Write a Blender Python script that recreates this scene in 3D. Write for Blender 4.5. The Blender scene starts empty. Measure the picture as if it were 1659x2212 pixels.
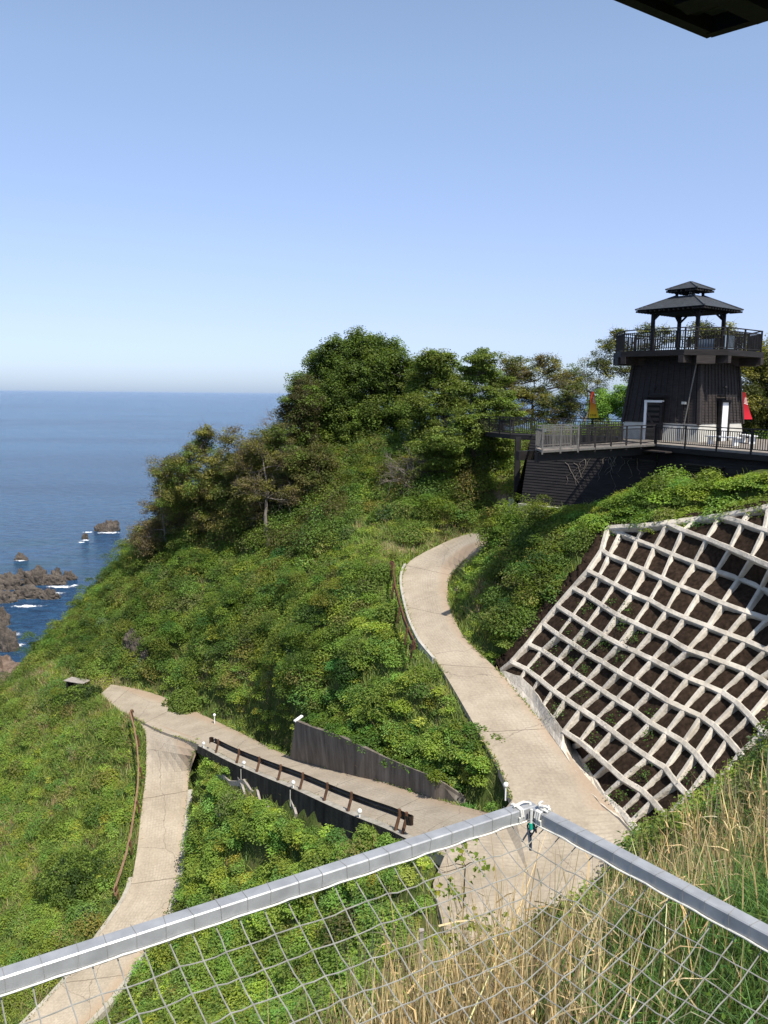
import bpy, math, random
import numpy as np
from mathutils import Vector, Matrix, noise as mnoise

# ------------------------------------------------------------------ camera, sky, sun, exposure
SC = bpy.context.scene
COL = SC.collection
H = 45.0                       # eye height above the sea
F = 830.0                      # focal length in pixels of a 768 x 1024 picture
PITCH = math.radians(8.12); ROLL = math.radians(0.56)
_f = np.array([0, math.cos(PITCH), -math.sin(PITCH)])
_r0 = np.array([1.0, 0, 0]); _u0 = np.array([0, math.sin(PITCH), math.cos(PITCH)])
_r = _r0*math.cos(ROLL) + _u0*math.sin(ROLL)
_u = -_r0*math.sin(ROLL) + _u0*math.cos(ROLL)
camd = bpy.data.cameras.new('camera'); cam = bpy.data.objects.new('camera', camd); COL.objects.link(cam)
cam.matrix_world = Matrix(((_r[0], _u[0], -_f[0], 0), (_r[1], _u[1], -_f[1], 0), (_r[2], _u[2], -_f[2], H), (0, 0, 0, 1)))
camd.sensor_fit = 'VERTICAL'; camd.sensor_height = 36.0; camd.lens = 36.0*F/1024
camd.clip_start = 0.1; camd.clip_end = 120000
SC.camera = cam

SUN_AZ, SUN_EL = 300.0, 57.0   # azimuth counted from +X towards +Y
w = bpy.data.worlds.new("World"); SC.world = w; w.use_nodes = True
nt = w.node_tree; bg = nt.nodes['Background']
sky = nt.nodes.new('ShaderNodeTexSky'); sky.sky_type = 'NISHITA'; sky.sun_disc = False
sky.sun_elevation = math.radians(SUN_EL); sky.sun_rotation = math.radians(90-SUN_AZ)
sky.altitude = 50; sky.air_density = 1.0; sky.dust_density = 0.4; sky.ozone_density = 2.0
gm = nt.nodes.new('ShaderNodeMix'); gm.data_type = 'RGBA'; gm.blend_type = 'MULTIPLY'; gm.inputs[0].default_value = 1.0
tcs = nt.nodes.new('ShaderNodeTexCoord'); sps = nt.nodes.new('ShaderNodeSeparateXYZ'); nt.links.new(tcs.outputs['Generated'], sps.inputs[0])
rs = nt.nodes.new('ShaderNodeValToRGB'); nt.links.new(sps.outputs['Z'], rs.inputs[0]); el = rs.color_ramp.elements
for _i in range(4): el.new(0.5)
for _e, (_p, _c) in zip(el, [(0.0, (.43,.56,.93)), (0.03, (.57,.645,.94)), (0.08, (.73,.70,.93)), (0.16, (.93,.84,.96)), (0.34, (1.24,1.11,1.06)), (0.6, (1.30,1.18,1.07))]): _e.position = _p; _e.color = (*_c, 1)
nt.links.new(rs.outputs[0], gm.inputs[7]); nt.links.new(sky.outputs[0], gm.inputs[6]); nt.links.new(gm.outputs[2], bg.inputs[0]); bg.inputs[1].default_value = 0.130
sl = bpy.data.lights.new('sun', 'SUN'); sl.energy = 5.0; sl.angle = math.radians(0.53); sl.color = (1.0, 0.955, 0.88)
so = bpy.data.objects.new('sun', sl); COL.objects.link(so)
_a, _e = math.radians(SUN_AZ), math.radians(SUN_EL)
SUND = Vector((math.cos(_a)*math.cos(_e), math.sin(_a)*math.cos(_e), math.sin(_e)))
so.rotation_euler = SUND.to_track_quat('Z', 'Y').to_euler(); so.location = (30, -30, 120)
SC.view_settings.view_transform = 'Standard'; SC.view_settings.look = 'None'
SC.view_settings.exposure = 0.48; SC.view_settings.gamma = 1.0
SC.render.engine = 'CYCLES'
SC.cycles.max_bounces = 5; SC.cycles.transparent_max_bounces = 12; SC.cycles.diffuse_bounces = 3
SC.cycles.transmission_bounces = 4

# ------------------------------------------------------------------ helpers
RNG = np.random.default_rng(7); random.seed(7)
K = 768/1659.0                 # survey points were read off on a 1659 wide print of the photo
def ray(x, y):
    px, py = x*K, y*K
    return _f + _r*((px-384)/F) - _u*((py-512)/F)
def D(x, y, drop):             # point of the sight line lying `drop` metres below the eye
    d = ray(x, y); t = -drop/d[2]
    return np.array([d[0]*t, d[1]*t, H-drop])
def Z(x, y, z):                # point of the sight line at depth z
    d = ray(x, y)
    return np.array([d[0]*z, d[1]*z, H+d[2]*z])
def proj(P):                   # world -> (x, y, depth)
    Q = np.asarray(P, float) - np.array([0, 0, H])
    z = Q@_f; z = np.where(np.abs(z) < 1e-3, 1e-3, z)
    return (384+F*(Q@_r)/z)/K, (512-F*(Q@_u)/z)/K, z

def tag(o, label=None, cat=None, group=None, kind=None):
    if label: o['label'] = label
    if cat: o['category'] = cat
    if group: o['group'] = group
    if kind: o['kind'] = kind
    return o
def link(o, parent=None):
    COL.objects.link(o)
    if parent is not None:
        o.parent = parent
    return o
def empty(name, loc, label, cat, group=None, rz=0):
    o = bpy.data.objects.new(name, None); o.location = loc; o.rotation_euler = (0, 0, rz); o.empty_display_size = 0.3
    link(o); tag(o, label, cat, group); bpy.context.view_layer.update(); return o

class MB:
    """collects shapes, then links them as one mesh (given in world or in local coordinates of its parent)"""
    def __init__(s): s.v = []; s.f = []
    def add(s, vs, fs):
        n = len(s.v); s.v += [tuple(map(float, p)) for p in vs]; s.f += [tuple(i+n for i in f) for f in fs]
    def box(s, c, size, M=None):
        x, y, z = [a/2 for a in size]; c = np.array(c, float)
        P = [np.array(p, float) for p in ((-x,-y,-z),(x,-y,-z),(x,y,-z),(-x,y,-z),(-x,-y,z),(x,-y,z),(x,y,z),(-x,y,z))]
        if M is not None: P = [M@p for p in P]
        s.add([p+c for p in P], [(0,3,2,1),(4,5,6,7),(0,1,5,4),(1,2,6,5),(2,3,7,6),(3,0,4,7)])
    def beam(s, a, b, w, h, up=(0,0,1), wt=None, ext=0.0):
        """bar from a to b; w across, h along `up`, centred; wt = narrower width of the top"""
        a = np.array(a, float); b = np.array(b, float); d = b-a; L = np.linalg.norm(d)
        if L < 1e-6: return
        d /= L; a = a-d*ext; b = b+d*ext
        up = np.array(up, float); sd = np.cross(d, up); n = np.linalg.norm(sd)
        if n < 1e-4: sd = np.cross(d, (0,1,0)); n = np.linalg.norm(sd)
        sd /= n; u = np.cross(sd, d); wt = w if wt is None else wt
        P = []
        for p in (a, b):
            P += [p-sd*w/2-u*h/2, p+sd*w/2-u*h/2, p+sd*wt/2+u*h/2, p-sd*wt/2+u*h/2]
        s.add(P, [(0,1,2,3),(7,6,5,4),(0,4,5,1),(1,5,6,2),(2,6,7,3),(3,7,4,0)])
    def tube(s, pts, rad, sides=6, cap=True):
        pts = [np.array(p, float) for p in pts]
        if np.isscalar(rad): rad = [rad]*len(pts)
        V = []; prev = None
        for i, p in enumerate(pts):
            d = pts[min(i+1, len(pts)-1)]-pts[max(i-1, 0)]; d = d/(np.linalg.norm(d)+1e-9)
            ref = np.array((0,0,1.0)) if abs(d[2]) < 0.9 else np.array((1.0,0,0))
            a = np.cross(d, ref) if prev is None else prev-d*np.dot(prev, d)
            a /= np.linalg.norm(a)+1e-9; prev = a; b = np.cross(d, a)
            for k in range(sides):
                t = 2*math.pi*k/sides; V.append(p+rad[i]*(a*math.cos(t)+b*math.sin(t)))
        Fc = []
        for i in range(len(pts)-1):
            for k in range(sides):
                k2 = (k+1) % sides
                Fc.append((i*sides+k, i*sides+k2, (i+1)*sides+k2, (i+1)*sides+k))
        if cap: Fc.append(tuple(range(sides))[::-1]); Fc.append(tuple((len(pts)-1)*sides+k for k in range(sides)))
        s.add(V, Fc)
    def prism(s, poly, z0, z1):
        n = len(poly); V = [(p[0], p[1], z0) for p in poly]+[(p[0], p[1], z1) for p in poly]
        s.add(V, [tuple(range(n))[::-1], tuple(range(n, 2*n))]+[(i, (i+1) % n, n+(i+1) % n, n+i) for i in range(n)])
    def ball(s, c, r, seg=10, rings=6, sc=(1,1,1)):
        V = []; Fc = []
        for i in range(rings+1):
            th = math.pi*i/rings
            for k in range(seg):
                ph = 2*math.pi*k/seg
                V.append((c[0]+r*sc[0]*math.sin(th)*math.cos(ph), c[1]+r*sc[1]*math.sin(th)*math.sin(ph), c[2]+r*sc[2]*math.cos(th)))
        for i in range(rings):
            for k in range(seg):
                k2 = (k+1) % seg; Fc.append((i*seg+k, (i+1)*seg+k, (i+1)*seg+k2, i*seg+k2))
        s.add(V, Fc)
    def build(s, name, mat, parent=None, smooth=False, bevel=0.0):
        me = bpy.data.meshes.new(name); me.from_pydata(s.v, [], s.f); me.materials.append(mat)
        if smooth: me.polygons.foreach_set('use_smooth', [True]*len(me.polygons))
        me.update()
        o = bpy.data.objects.new(name, me); link(o, parent)
        if bevel > 0:
            m = o.modifiers.new('bevel', 'BEVEL'); m.width = bevel; m.segments = 1; m.limit_method = 'ANGLE'
        return o
def shift(mb, parent):
    """world coordinates -> local coordinates of the parent empty"""
    Mi = parent.matrix_world.inverted()
    mb.v = [tuple(Mi@Vector(p)) for p in mb.v]; return mb
def np_mesh(name, V, Q, mat, parent=None, smooth=False, cols=None, mats=None, midx=None):
    """fast mesh from arrays; Q is (n,3) or (n,4)"""
    me = bpy.data.meshes.new(name); n, k = Q.shape
    me.vertices.add(len(V)); me.vertices.foreach_set('co', np.ascontiguousarray(V, dtype=np.float32).ravel())
    me.loops.add(n*k); me.polygons.add(n)
    me.loops.foreach_set('vertex_index', np.ascontiguousarray(Q, dtype=np.int32).ravel())
    me.polygons.foreach_set('loop_start', np.arange(0, n*k, k, dtype=np.int32))
    me.polygons.foreach_set('use_smooth', np.full(n, smooth, dtype=bool))
    me.update(calc_edges=True)
    if cols is not None:
        a = me.color_attributes.new('tint', 'FLOAT_COLOR', 'POINT')
        c4 = np.ones((len(V), 4), dtype=np.float32); c4[:, :3] = cols
        a.data.foreach_set('color', c4.ravel())
    for m in (mats or [mat]): me.materials.append(m)
    if midx is not None: me.polygons.foreach_set('material_index', midx.astype(np.int32))
    o = bpy.data.objects.new(name, me); link(o, parent); return o

# ------------------------------------------------------------------ materials
def mat_new(name, rough=0.8, spec=0.3, metal=0.0):
    m = bpy.data.materials.new(name); m.use_nodes = True
    b = m.node_tree.nodes['Principled BSDF']
    b.inputs['Roughness'].default_value = rough; b.inputs['Metallic'].default_value = metal
    b.inputs['Specular IOR Level'].default_value = spec
    return m, m.node_tree, b
def ramp(nt, stops, src, interp='LINEAR'):
    r = nt.nodes.new('ShaderNodeValToRGB'); r.color_ramp.interpolation = interp
    e = r.color_ramp.elements
    while len(e) < len(stops): e.new(0.5)
    for i, (p, c) in enumerate(stops):
        e[i].position = p; e[i].color = (*c, 1) if len(c) == 3 else c
    nt.links.new(src, r.inputs[0]); return r.outputs[0]
def noise_tex(nt, scale, detail=4, rough=0.55, vec=None, dist=0.0, out='Fac'):
    n = nt.nodes.new('ShaderNodeTexNoise'); n.inputs['Scale'].default_value = scale
    n.inputs['Detail'].default_value = detail; n.inputs['Roughness'].default_value = rough
    n.inputs['Distortion'].default_value = dist
    if vec is None:
        g = nt.nodes.new('ShaderNodeNewGeometry'); vec = g.outputs['Position']
    nt.links.new(vec, n.inputs['Vector']); return n.outputs[out]
def mixc(nt, fac, a, b, mode='MIX'):
    m = nt.nodes.new('ShaderNodeMix'); m.data_type = 'RGBA'; m.blend_type = mode
    for s, v in ((m.inputs[0], fac), (m.inputs[6], a), (m.inputs[7], b)):
        if isinstance(v, (int, float)): s.default_value = v
        elif isinstance(v, tuple): s.default_value = (*v, 1)
        else: nt.links.new(v, s)
    return m.outputs[2]
def math_n(nt, op, a, b=0.0, c=0.0):
    m = nt.nodes.new('ShaderNodeMath'); m.operation = op
    for s, v in zip(m.inputs, (a, b, c)):
        if isinstance(v, (int, float)): s.default_value = v
        else: nt.links.new(v, s)
    return m.outputs[0]
def bump(nt, b, h, strength=0.4, dist=0.03):
    n = nt.nodes.new('ShaderNodeBump'); n.inputs['Strength'].default_value = strength
    n.inputs['Distance'].default_value = dist; nt.links.new(h, n.inputs['Height'])
    nt.links.new(n.outputs[0], b.inputs['Normal']); return n
def simple(name, c1, c2, scale=3.0, rough=0.8, spec=0.3, bmp=0.3, metal=0.0, bd=0.01, detail=5, stretch=None):
    m, nt, b = mat_new(name, rough, spec, metal)
    vec = None
    if stretch:
        g = nt.nodes.new('ShaderNodeNewGeometry'); mp = nt.nodes.new('ShaderNodeMapping')
        mp.inputs['Scale'].default_value = stretch; nt.links.new(g.outputs['Position'], mp.inputs['Vector']); vec = mp.outputs[0]
    n = noise_tex(nt, scale, detail, vec=vec)
    nt.links.new(ramp(nt, [(0.3, c1), (0.7, c2)], n), b.inputs['Base Color'])
    if bmp: bump(nt, b, noise_tex(nt, scale*6, 3), bmp, bd)
    return m
M = {}
M['concrete'] = simple('concrete', (0.32,0.295,0.255), (0.45,0.42,0.37), 1.6, 0.9, 0.2, 0.5, bd=0.02)
M['lattice'] = simple('sprayed_concrete', (0.36,0.315,0.25), (0.60,0.54,0.45), 1.5, 0.95, 0.15, 0.9, bd=0.04, detail=9)
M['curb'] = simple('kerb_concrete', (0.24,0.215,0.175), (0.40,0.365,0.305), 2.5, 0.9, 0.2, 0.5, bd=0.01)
M['rust'] = simple('rusty_brown_paint', (0.055,0.026,0.014), (0.13,0.062,0.032), 5.0, 0.6, 0.4, 0.3, bd=0.003)
M['rust_dark'] = simple('dark_brown_paint', (0.022,0.013,0.010), (0.045,0.026,0.018), 4.0, 0.45, 0.4, 0.15, bd=0.003)
M['rail_tan'] = simple('faded_brown_paint', (0.16,0.085,0.045), (0.26,0.16,0.09), 5.0, 0.6, 0.4, 0.2, bd=0.003)
M['steel_dark'] = simple('black_brown_paint', (0.011,0.0095,0.009), (0.021,0.018,0.017), 3.0, 0.65, 0.25, 0.1, bd=0.003)
M['steel_grey'] = simple('grey_metal', (0.11,0.10,0.088), (0.18,0.168,0.15), 8.0, 0.45, 0.5, 0.1, metal=0.3, bd=0.002)
M['clad'] = simple('dark_stained_boards', (0.010,0.0085,0.008), (0.023,0.019,0.018), 1.3, 0.75, 0.25, 0.35, bd=0.006, stretch=(1,1,6))
M['clad_light'] = simple('brown_stained_boards', (0.020,0.0165,0.0155), (0.044,0.035,0.031), 2.3, 0.75, 0.25, 0.35, bd=0.006, stretch=(1,1,6))
M['shingle'] = simple('slate_grey_shingle', (0.032,0.035,0.038), (0.058,0.062,0.066), 5.0, 0.65, 0.4, 0.3, bd=0.006)
M['plinth'] = simple('pale_plinth', (0.42,0.40,0.35), (0.52,0.50,0.44), 2.0, 0.9, 0.2, 0.2)
M['white'] = simple('white_paint', (0.66,0.66,0.64), (0.78,0.78,0.76), 2.0, 0.6, 0.3, 0.1)
M['deckwood'] = simple('weathered_decking', (0.17,0.145,0.12), (0.27,0.235,0.195), 3.0, 0.85, 0.2, 0.3)
M['wood_grey'] = simple('grey_weathered_wood', (0.22,0.19,0.16), (0.36,0.32,0.28), 6.0, 0.9, 0.2, 0.5)
M['rope'] = simple('white_rope', (0.50,0.48,0.42), (0.66,0.64,0.58), 60.0, 0.9, 0.1, 0.3, bd=0.002)
M['cord'] = simple('net_cord', (0.17,0.165,0.145), (0.29,0.28,0.245), 30.0, 0.9, 0.1, 0)
M['cord_dark'] = simple('dark_cord', (0.02,0.03,0.04), (0.05,0.06,0.08), 30.0, 0.9, 0.1, 0)
M['green_tape'] = simple('green_tape', (0.0,0.25,0.16), (0.01,0.32,0.2), 30.0, 0.6, 0.3, 0)
M['bark'] = simple('bark', (0.045,0.036,0.028), (0.13,0.105,0.08), 6.0, 0.95, 0.1, 0.8, bd=0.02, stretch=(1,1,0.3))
M['bark_pale'] = simple('pale_bark', (0.10,0.085,0.07), (0.22,0.19,0.16), 6.0, 0.95, 0.1, 0.6, bd=0.02, stretch=(1,1,0.3))
M['soil'] = simple('dark_soil', (0.016,0.0105,0.007), (0.052,0.034,0.023), 5.5, 1.0, 0.05, 1.0, bd=0.05)
M['dirt'] = simple('leaf_litter', (0.12,0.08,0.05), (0.26,0.19,0.12), 3.0, 1.0, 0.05, 1.0, bd=0.06)
M['eave'] = simple('black_boards', (0.006,0.006,0.006), (0.012,0.012,0.010), 3.0, 0.8, 0.2, 0.3)
M['glass'] = simple('blue_panel', (0.16,0.22,0.28), (0.22,0.28,0.34), 1.0, 0.2, 0.5, 0)

def alu_mat():
    m, nt, b = mat_new('galvanised_tube', 0.34, 0.5, 0.3)
    n = noise_tex(nt, 14, 5); nt.links.new(ramp(nt, [(0.3, (0.28,0.28,0.277)), (0.7, (0.40,0.40,0.393))], n), b.inputs['Base Color'])
    nt.links.new(ramp(nt, [(0.3, (0.28,)*3), (0.75, (0.52,)*3)], noise_tex(nt, 40, 4)), b.inputs['Roughness'])
    return m
M['alu'] = alu_mat()
def leaf_mat(name='leaves', trans=0.45, rough=0.55):
    m, nt, b = mat_new(name, rough, 0.35)
    a = nt.nodes.new('ShaderNodeAttribute'); a.attribute_name = 'tint'
    nt.links.new(a.outputs['Color'], b.inputs['Base Color'])
    t = nt.nodes.new('ShaderNodeBsdfTranslucent')
    hs = mixc(nt, 1.0, a.outputs['Color'], (1.25, 1.35, 0.55), 'MULTIPLY'); nt.links.new(hs, t.inputs['Color'])
    mx = nt.nodes.new('ShaderNodeMixShader'); mx.inputs[0].default_value = trans
    nt.links.new(b.outputs[0], mx.inputs[1]); nt.links.new(t.outputs[0], mx.inputs[2])
    nt.links.new(mx.outputs[0], nt.nodes['Material Output'].inputs['Surface']); return m
M['leaf'] = leaf_mat(); M['blade'] = leaf_mat('blades', 0.3, 0.6)

def ground_mat():
    m, nt, b = mat_new('hill_ground', 1.0, 0.05)
    c = ramp(nt, [(0.3, (0.030,0.045,0.012)), (0.5, (0.055,0.075,0.018)), (0.72, (0.11,0.10,0.04))], noise_tex(nt, 0.9, 8, 0.65))
    a = nt.nodes.new('ShaderNodeAttribute'); a.attribute_name = 'tint'
    n = noise_tex(nt, 2.5, 6); dirt = ramp(nt, [(0.3, (0.13,0.09,0.055)), (0.7, (0.30,0.22,0.14))], n)
    sep = nt.nodes.new('ShaderNodeSeparateColor'); nt.links.new(a.outputs['Color'], sep.inputs[0])
    rock = ramp(nt, [(0.3, (0.05,0.042,0.035)), (0.7, (0.17,0.14,0.115))], noise_tex(nt, 1.4, 8, 0.7))
    c2 = mixc(nt, sep.outputs[0], c, dirt); c3 = mixc(nt, sep.outputs[1], c2, rock)
    nt.links.new(c3, b.inputs['Base Color'])
    bump(nt, b, noise_tex(nt, 5, 6), 0.9, 0.12); return m
M['ground'] = ground_mat()

def road_mat():
    """pale concrete stamped with rings for grip"""
    m, nt, b = mat_new('stamped_concrete_road', 0.92, 0.15)
    uv = nt.nodes.new('ShaderNodeUVMap'); uv.uv_map = 'road'
    base = ramp(nt, [(0.25, (0.250,0.206,0.153)), (0.5, (0.338,0.284,0.214)), (0.78, (0.420,0.358,0.278))], noise_tex(nt, 0.55, 8, 0.62))
    fine = ramp(nt, [(0.3, (0.86,)*3), (0.7, (1.08,)*3)], noise_tex(nt, 9, 5))
    c = mixc(nt, 1.0, base, fine, 'MULTIPLY')
    # ring stamps: hexagonal-ish voronoi cells in road coordinates (metres)
    vo = nt.nodes.new('ShaderNodeTexVoronoi'); vo.inputs['Scale'].default_value = 5.5; vo.inputs['Randomness'].default_value = 0.28
    nt.links.new(uv.outputs[0], vo.inputs['Vector'])
    ring = ramp(nt, [(0.0, (0,)*3), (0.40, (0,)*3), (0.5, (1,)*3), (0.62, (1,)*3)], vo.outputs['Distance'])
    sx = nt.nodes.new('ShaderNodeSeparateXYZ'); nt.links.new(uv.outputs[0], sx.inputs[0])
    # stamped only in the wheel band, away from the edges
    ed = math_n(nt, 'SUBTRACT', 1.0, math_n(nt, 'SMOOTH_MIN', math_n(nt, 'DIVIDE', math_n(nt, 'ABSOLUTE', math_n(nt, 'SUBTRACT', sx.outputs['X'], 1.5)), 1.15), 1.0, 0.1))
    msk = ramp(nt, [(0.0, (0,)*3), (0.18, (1,)*3)], ed)
    worn = ramp(nt, [(0.35, (0.25,)*3), (0.62, (1,)*3)], noise_tex(nt, 0.8, 3))
    rf = math_n(nt, 'MULTIPLY', math_n(nt, 'MULTIPLY', ring, msk), worn)
    c = mixc(nt, math_n(nt, 'MULTIPLY', rf, 0.34), c, (0.215,0.18,0.14))
    # casting joints every 6 m, slightly wobbly, and hair cracks
    jn = math_n(nt, 'ADD', sx.outputs['Y'], math_n(nt, 'MULTIPLY', noise_tex(nt, 1.2, 3), 0.18))
    jt = math_n(nt, 'PINGPONG', jn, 3.0)
    jl = math_n(nt, 'LESS_THAN', jt, 0.026)
    c = mixc(nt, math_n(nt, 'MULTIPLY', jl, 0.75), c, (0.12,0.095,0.07))
    v2 = nt.nodes.new('ShaderNodeTexVoronoi'); v2.feature = 'DISTANCE_TO_EDGE'; v2.inputs['Scale'].default_value = 0.16
    g = nt.nodes.new('ShaderNodeNewGeometry'); ad = nt.nodes.new('ShaderNodeVectorMath'); ad.operation = 'ADD'
    nt.links.new(g.outputs['Position'], ad.inputs[0]); nt.links.new(noise_tex(nt, 0.7, 6, out='Color'), ad.inputs[1])
    nt.links.new(ad.outputs[0], v2.inputs['Vector'])
    ck = math_n(nt, 'LESS_THAN', v2.outputs['Distance'], 0.0025)
    c = mixc(nt, math_n(nt, 'MULTIPLY', ck, 0.6), c, (0.14,0.11,0.085))
    stain = ramp(nt, [(0.56, (0,)*3), (0.74, (1,)*3)], noise_tex(nt, 0.33, 6, 0.7, dist=1.5))
    c = mixc(nt, math_n(nt, 'MULTIPLY', stain, 0.35), c, (0.25,0.185,0.125))
    edge = math_n(nt, 'ADD', sx.outputs['X'], math_n(nt, 'MULTIPLY', noise_tex(nt, 1.1, 5, .7), 1.0)); eb_ = ramp(nt, [(0.0, (0,)*3), (0.6, (1,)*3)], math_n(nt, 'SUBTRACT', edge, 2.95))
    c = mixc(nt, math_n(nt, 'MULTIPLY', eb_, 0.5), c, (0.30,0.20,0.125))
    nt.links.new(c, b.inputs['Base Color'])
    h = math_n(nt, 'SUBTRACT', noise_tex(nt, 14, 4), math_n(nt, 'MULTIPLY', rf, 0.8)); bump(nt, b, h, 0.5, 0.012)
    return m
M['road'] = road_mat()

def wall_mat():
    m, nt, b = mat_new('stained_wall_concrete', 0.95, 0.1)
    g = nt.nodes.new('ShaderNodeNewGeometry'); mp = nt.nodes.new('ShaderNodeMapping'); mp.inputs['Scale'].default_value = (2.6, 2.6, 0.25)
    nt.links.new(g.outputs['Position'], mp.inputs['Vector'])
    st = noise_tex(nt, 1.0, 6, 0.7, vec=mp.outputs[0])
    nt.links.new(ramp(nt, [(0.32, (0.085,0.071,0.056)), (0.55, (0.175,0.148,0.118)), (0.75, (0.30,0.26,0.21))], st), b.inputs['Base Color'])
    bump(nt, b, noise_tex(nt, 8, 5), 0.4, 0.02); return m
M['wall'] = wall_mat()
M['wall_shaded'] = simple('shaded_wall_concrete', (0.018,0.016,0.013), (0.060,0.052,0.042), 1.2, 0.95, 0.1, 0.5, bd=0.02, stretch=(2,2,.3))  # darker wall concrete, the shade on the kerb wall's face painted in
def rock_mat(name, a, c, d):
    m, nt, b = mat_new(name, 0.9, 0.25)
    n1 = noise_tex(nt, 0.35, 10, 0.7, dist=0.6); n2 = noise_tex(nt, 2.4, 8, 0.7)
    cc = mixc(nt, 0.5, ramp(nt, [(0.3, a), (0.55, c), (0.75, d)], n1), ramp(nt, [(0.3, a), (0.6, c), (0.8, d)], n2))
    nt.links.new(cc, b.inputs['Base Color']); bump(nt, b, n2, 1.0, 0.25); return m
M['rock'] = rock_mat('sea_rock', (0.028,0.023,0.019), (0.11,0.09,0.072), (0.24,0.20,0.155))
M['rock_brown'] = rock_mat('brown_cliff_rock', (0.05,0.034,0.026), (0.19,0.135,0.10), (0.36,0.27,0.20))

def sea_mat():
    m, nt, b = mat_new('sea_water', 0.16, 0.16); b.inputs['IOR'].default_value = 1.33
    g = nt.nodes.new('ShaderNodeNewGeometry'); P = g.outputs['Position']
    big = noise_tex(nt, 0.004, 6, 0.6); 
    c = ramp(nt, [(0.35, (0.018,0.060,0.130)), (0.65, (0.030,0.092,0.180))], big)
    # long streaks of lighter and darker water colour
    ms = nt.nodes.new('ShaderNodeMapping'); ms.inputs['Scale'].default_value = (.0007, .006, 1); ms.inputs['Rotation'].default_value = (0,0,.12); nt.links.new(P, ms.inputs['Vector'])
    stk = ramp(nt, [(0.38, (.78,.82,.86)), (0.62, (1.22,1.18,1.14))], noise_tex(nt, 1.0, 7, 0.65, vec=ms.outputs[0])); c = mixc(nt, 1.0, c, stk, 'MULTIPLY')
    # shallows near the shore look greener
    shal = ramp(nt, [(0.52, (0,)*3), (0.7, (1,)*3)], noise_tex(nt, 0.03, 4))
    vl = nt.nodes.new('ShaderNodeVectorMath'); vl.operation = 'DISTANCE'; nt.links.new(P, vl.inputs[0]); vl.inputs[1].default_value = (-55, 150, 0)
    near = nt.nodes.new('ShaderNodeMapRange'); near.inputs[1].default_value = 60; near.inputs[2].default_value = 210
    near.inputs[3].default_value = 0.75; near.inputs[4].default_value = 0; nt.links.new(vl.outputs['Value'], near.inputs[0])
    c = mixc(nt, math_n(nt, 'MULTIPLY', near.outputs[0], shal), c, (0.010,0.060,0.070))
    nt.links.new(c, b.inputs['Base Color'])
    mp = nt.nodes.new('ShaderNodeMapping'); mp.inputs['Scale'].default_value = (1.0, 1.7, 1.0); mp.inputs['Rotation'].default_value = (0, 0, 0.35)
    nt.links.new(P, mp.inputs['Vector'])
    h1 = noise_tex(nt, 0.11, 9, 0.62, vec=mp.outputs[0]); h2 = noise_tex(nt, 0.9, 6, 0.6, vec=mp.outputs[0])
    hh = math_n(nt, 'ADD', math_n(nt, 'MULTIPLY', h1, 4.2), math_n(nt, 'MULTIPLY', h2, 1.1))
    h3 = noise_tex(nt, 0.28, 8, 0.7, vec=mp.outputs[0]); c = mixc(nt, 1.0, c, ramp(nt, [(0.36, (.55,.62,.70)), (0.5, (1,1,1)), (0.66, (1.6,1.5,1.4))], h3), 'MULTIPLY')  # light and dark of the waves painted into the base colour
    nt.links.new(c, b.inputs['Base Color'])
    bump(nt, b, hh, 1.0, 1.0)
    return m
M['sea'] = sea_mat()
# ------------------------------------------------------------------ survey of the roads (x, y on the print; metres below the eye)
ROAD_A = [((1067,1140),(1072,1168),8.9),((1030,1149),(1046,1184),9.2),((985,1161),(1018,1201),9.8),((943,1180),(1000,1215),10.3),
          ((900,1202),(986,1230),10.8),((877,1221),(975,1243),11.1),((868,1243),(967,1262),11.4),((868,1266),(968,1285),11.7),
          ((872,1290),(972,1310),12.0),((885,1340),(995,1365),12.6),((910,1390),(1030,1405),13.1),((940,1425),(1062,1435),13.5),
          ((975,1480),(1105,1480),13.9),((1010,1540),(1150,1535),14.3),((1050,1610),(1208,1602),14.7),((1085,1670),(1262,1672),15.0),
          ((1105,1730),(1335,1755),15.4)]
ROAD_B = [((960,1850),(1080,1762),16.0),((860,1797),(985,1738),17.0),((785,1767),(900,1712),17.8),((721,1740),(830,1690),18.5),
          ((642,1704),(750,1670),19.45),((582,1680),(690,1652),20.3),((503,1646),(610,1627),21.35),((426,1607),(520,1583),22.5),
          ((350,1580),(440,1545),23.0),((295,1553),(370,1512),23.25),((254,1532),(305,1490),23.4),((218,1499),(240,1478),23.4)]
ROAD_C = [((291,1546),(426,1596),(23.4,22.65)),((313,1579),(425,1611),(23.45,22.8)),((316,1616),(416,1634),(23.95,23.45)),((315,1674),(409,1665),(24.9,24.6)),
          ((305,1754),(404,1735),26.1),((295,1844),(393,1819),27.3),((280,1917),(382,1905),28.3),((254,1965),(365,1965),28.9),
          ((218,2015),(345,2015),29.5),((165,2090),(300,2075),30.2),((62,2201),(225,2176),31.1),((-40,2290),(130,2262),31.9)]
PAD = [(1105,1730,15.4),(1335,1755,15.4),(1400,1818,15.7),(1330,1890,16.1),(1240,1990,16.7),(1190,2120,17.5),(1010,2135,17.7),(960,2010,17.1),(935,1910,16.7),(960,1850,16.0),(1080,1762,15.9)]

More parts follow.
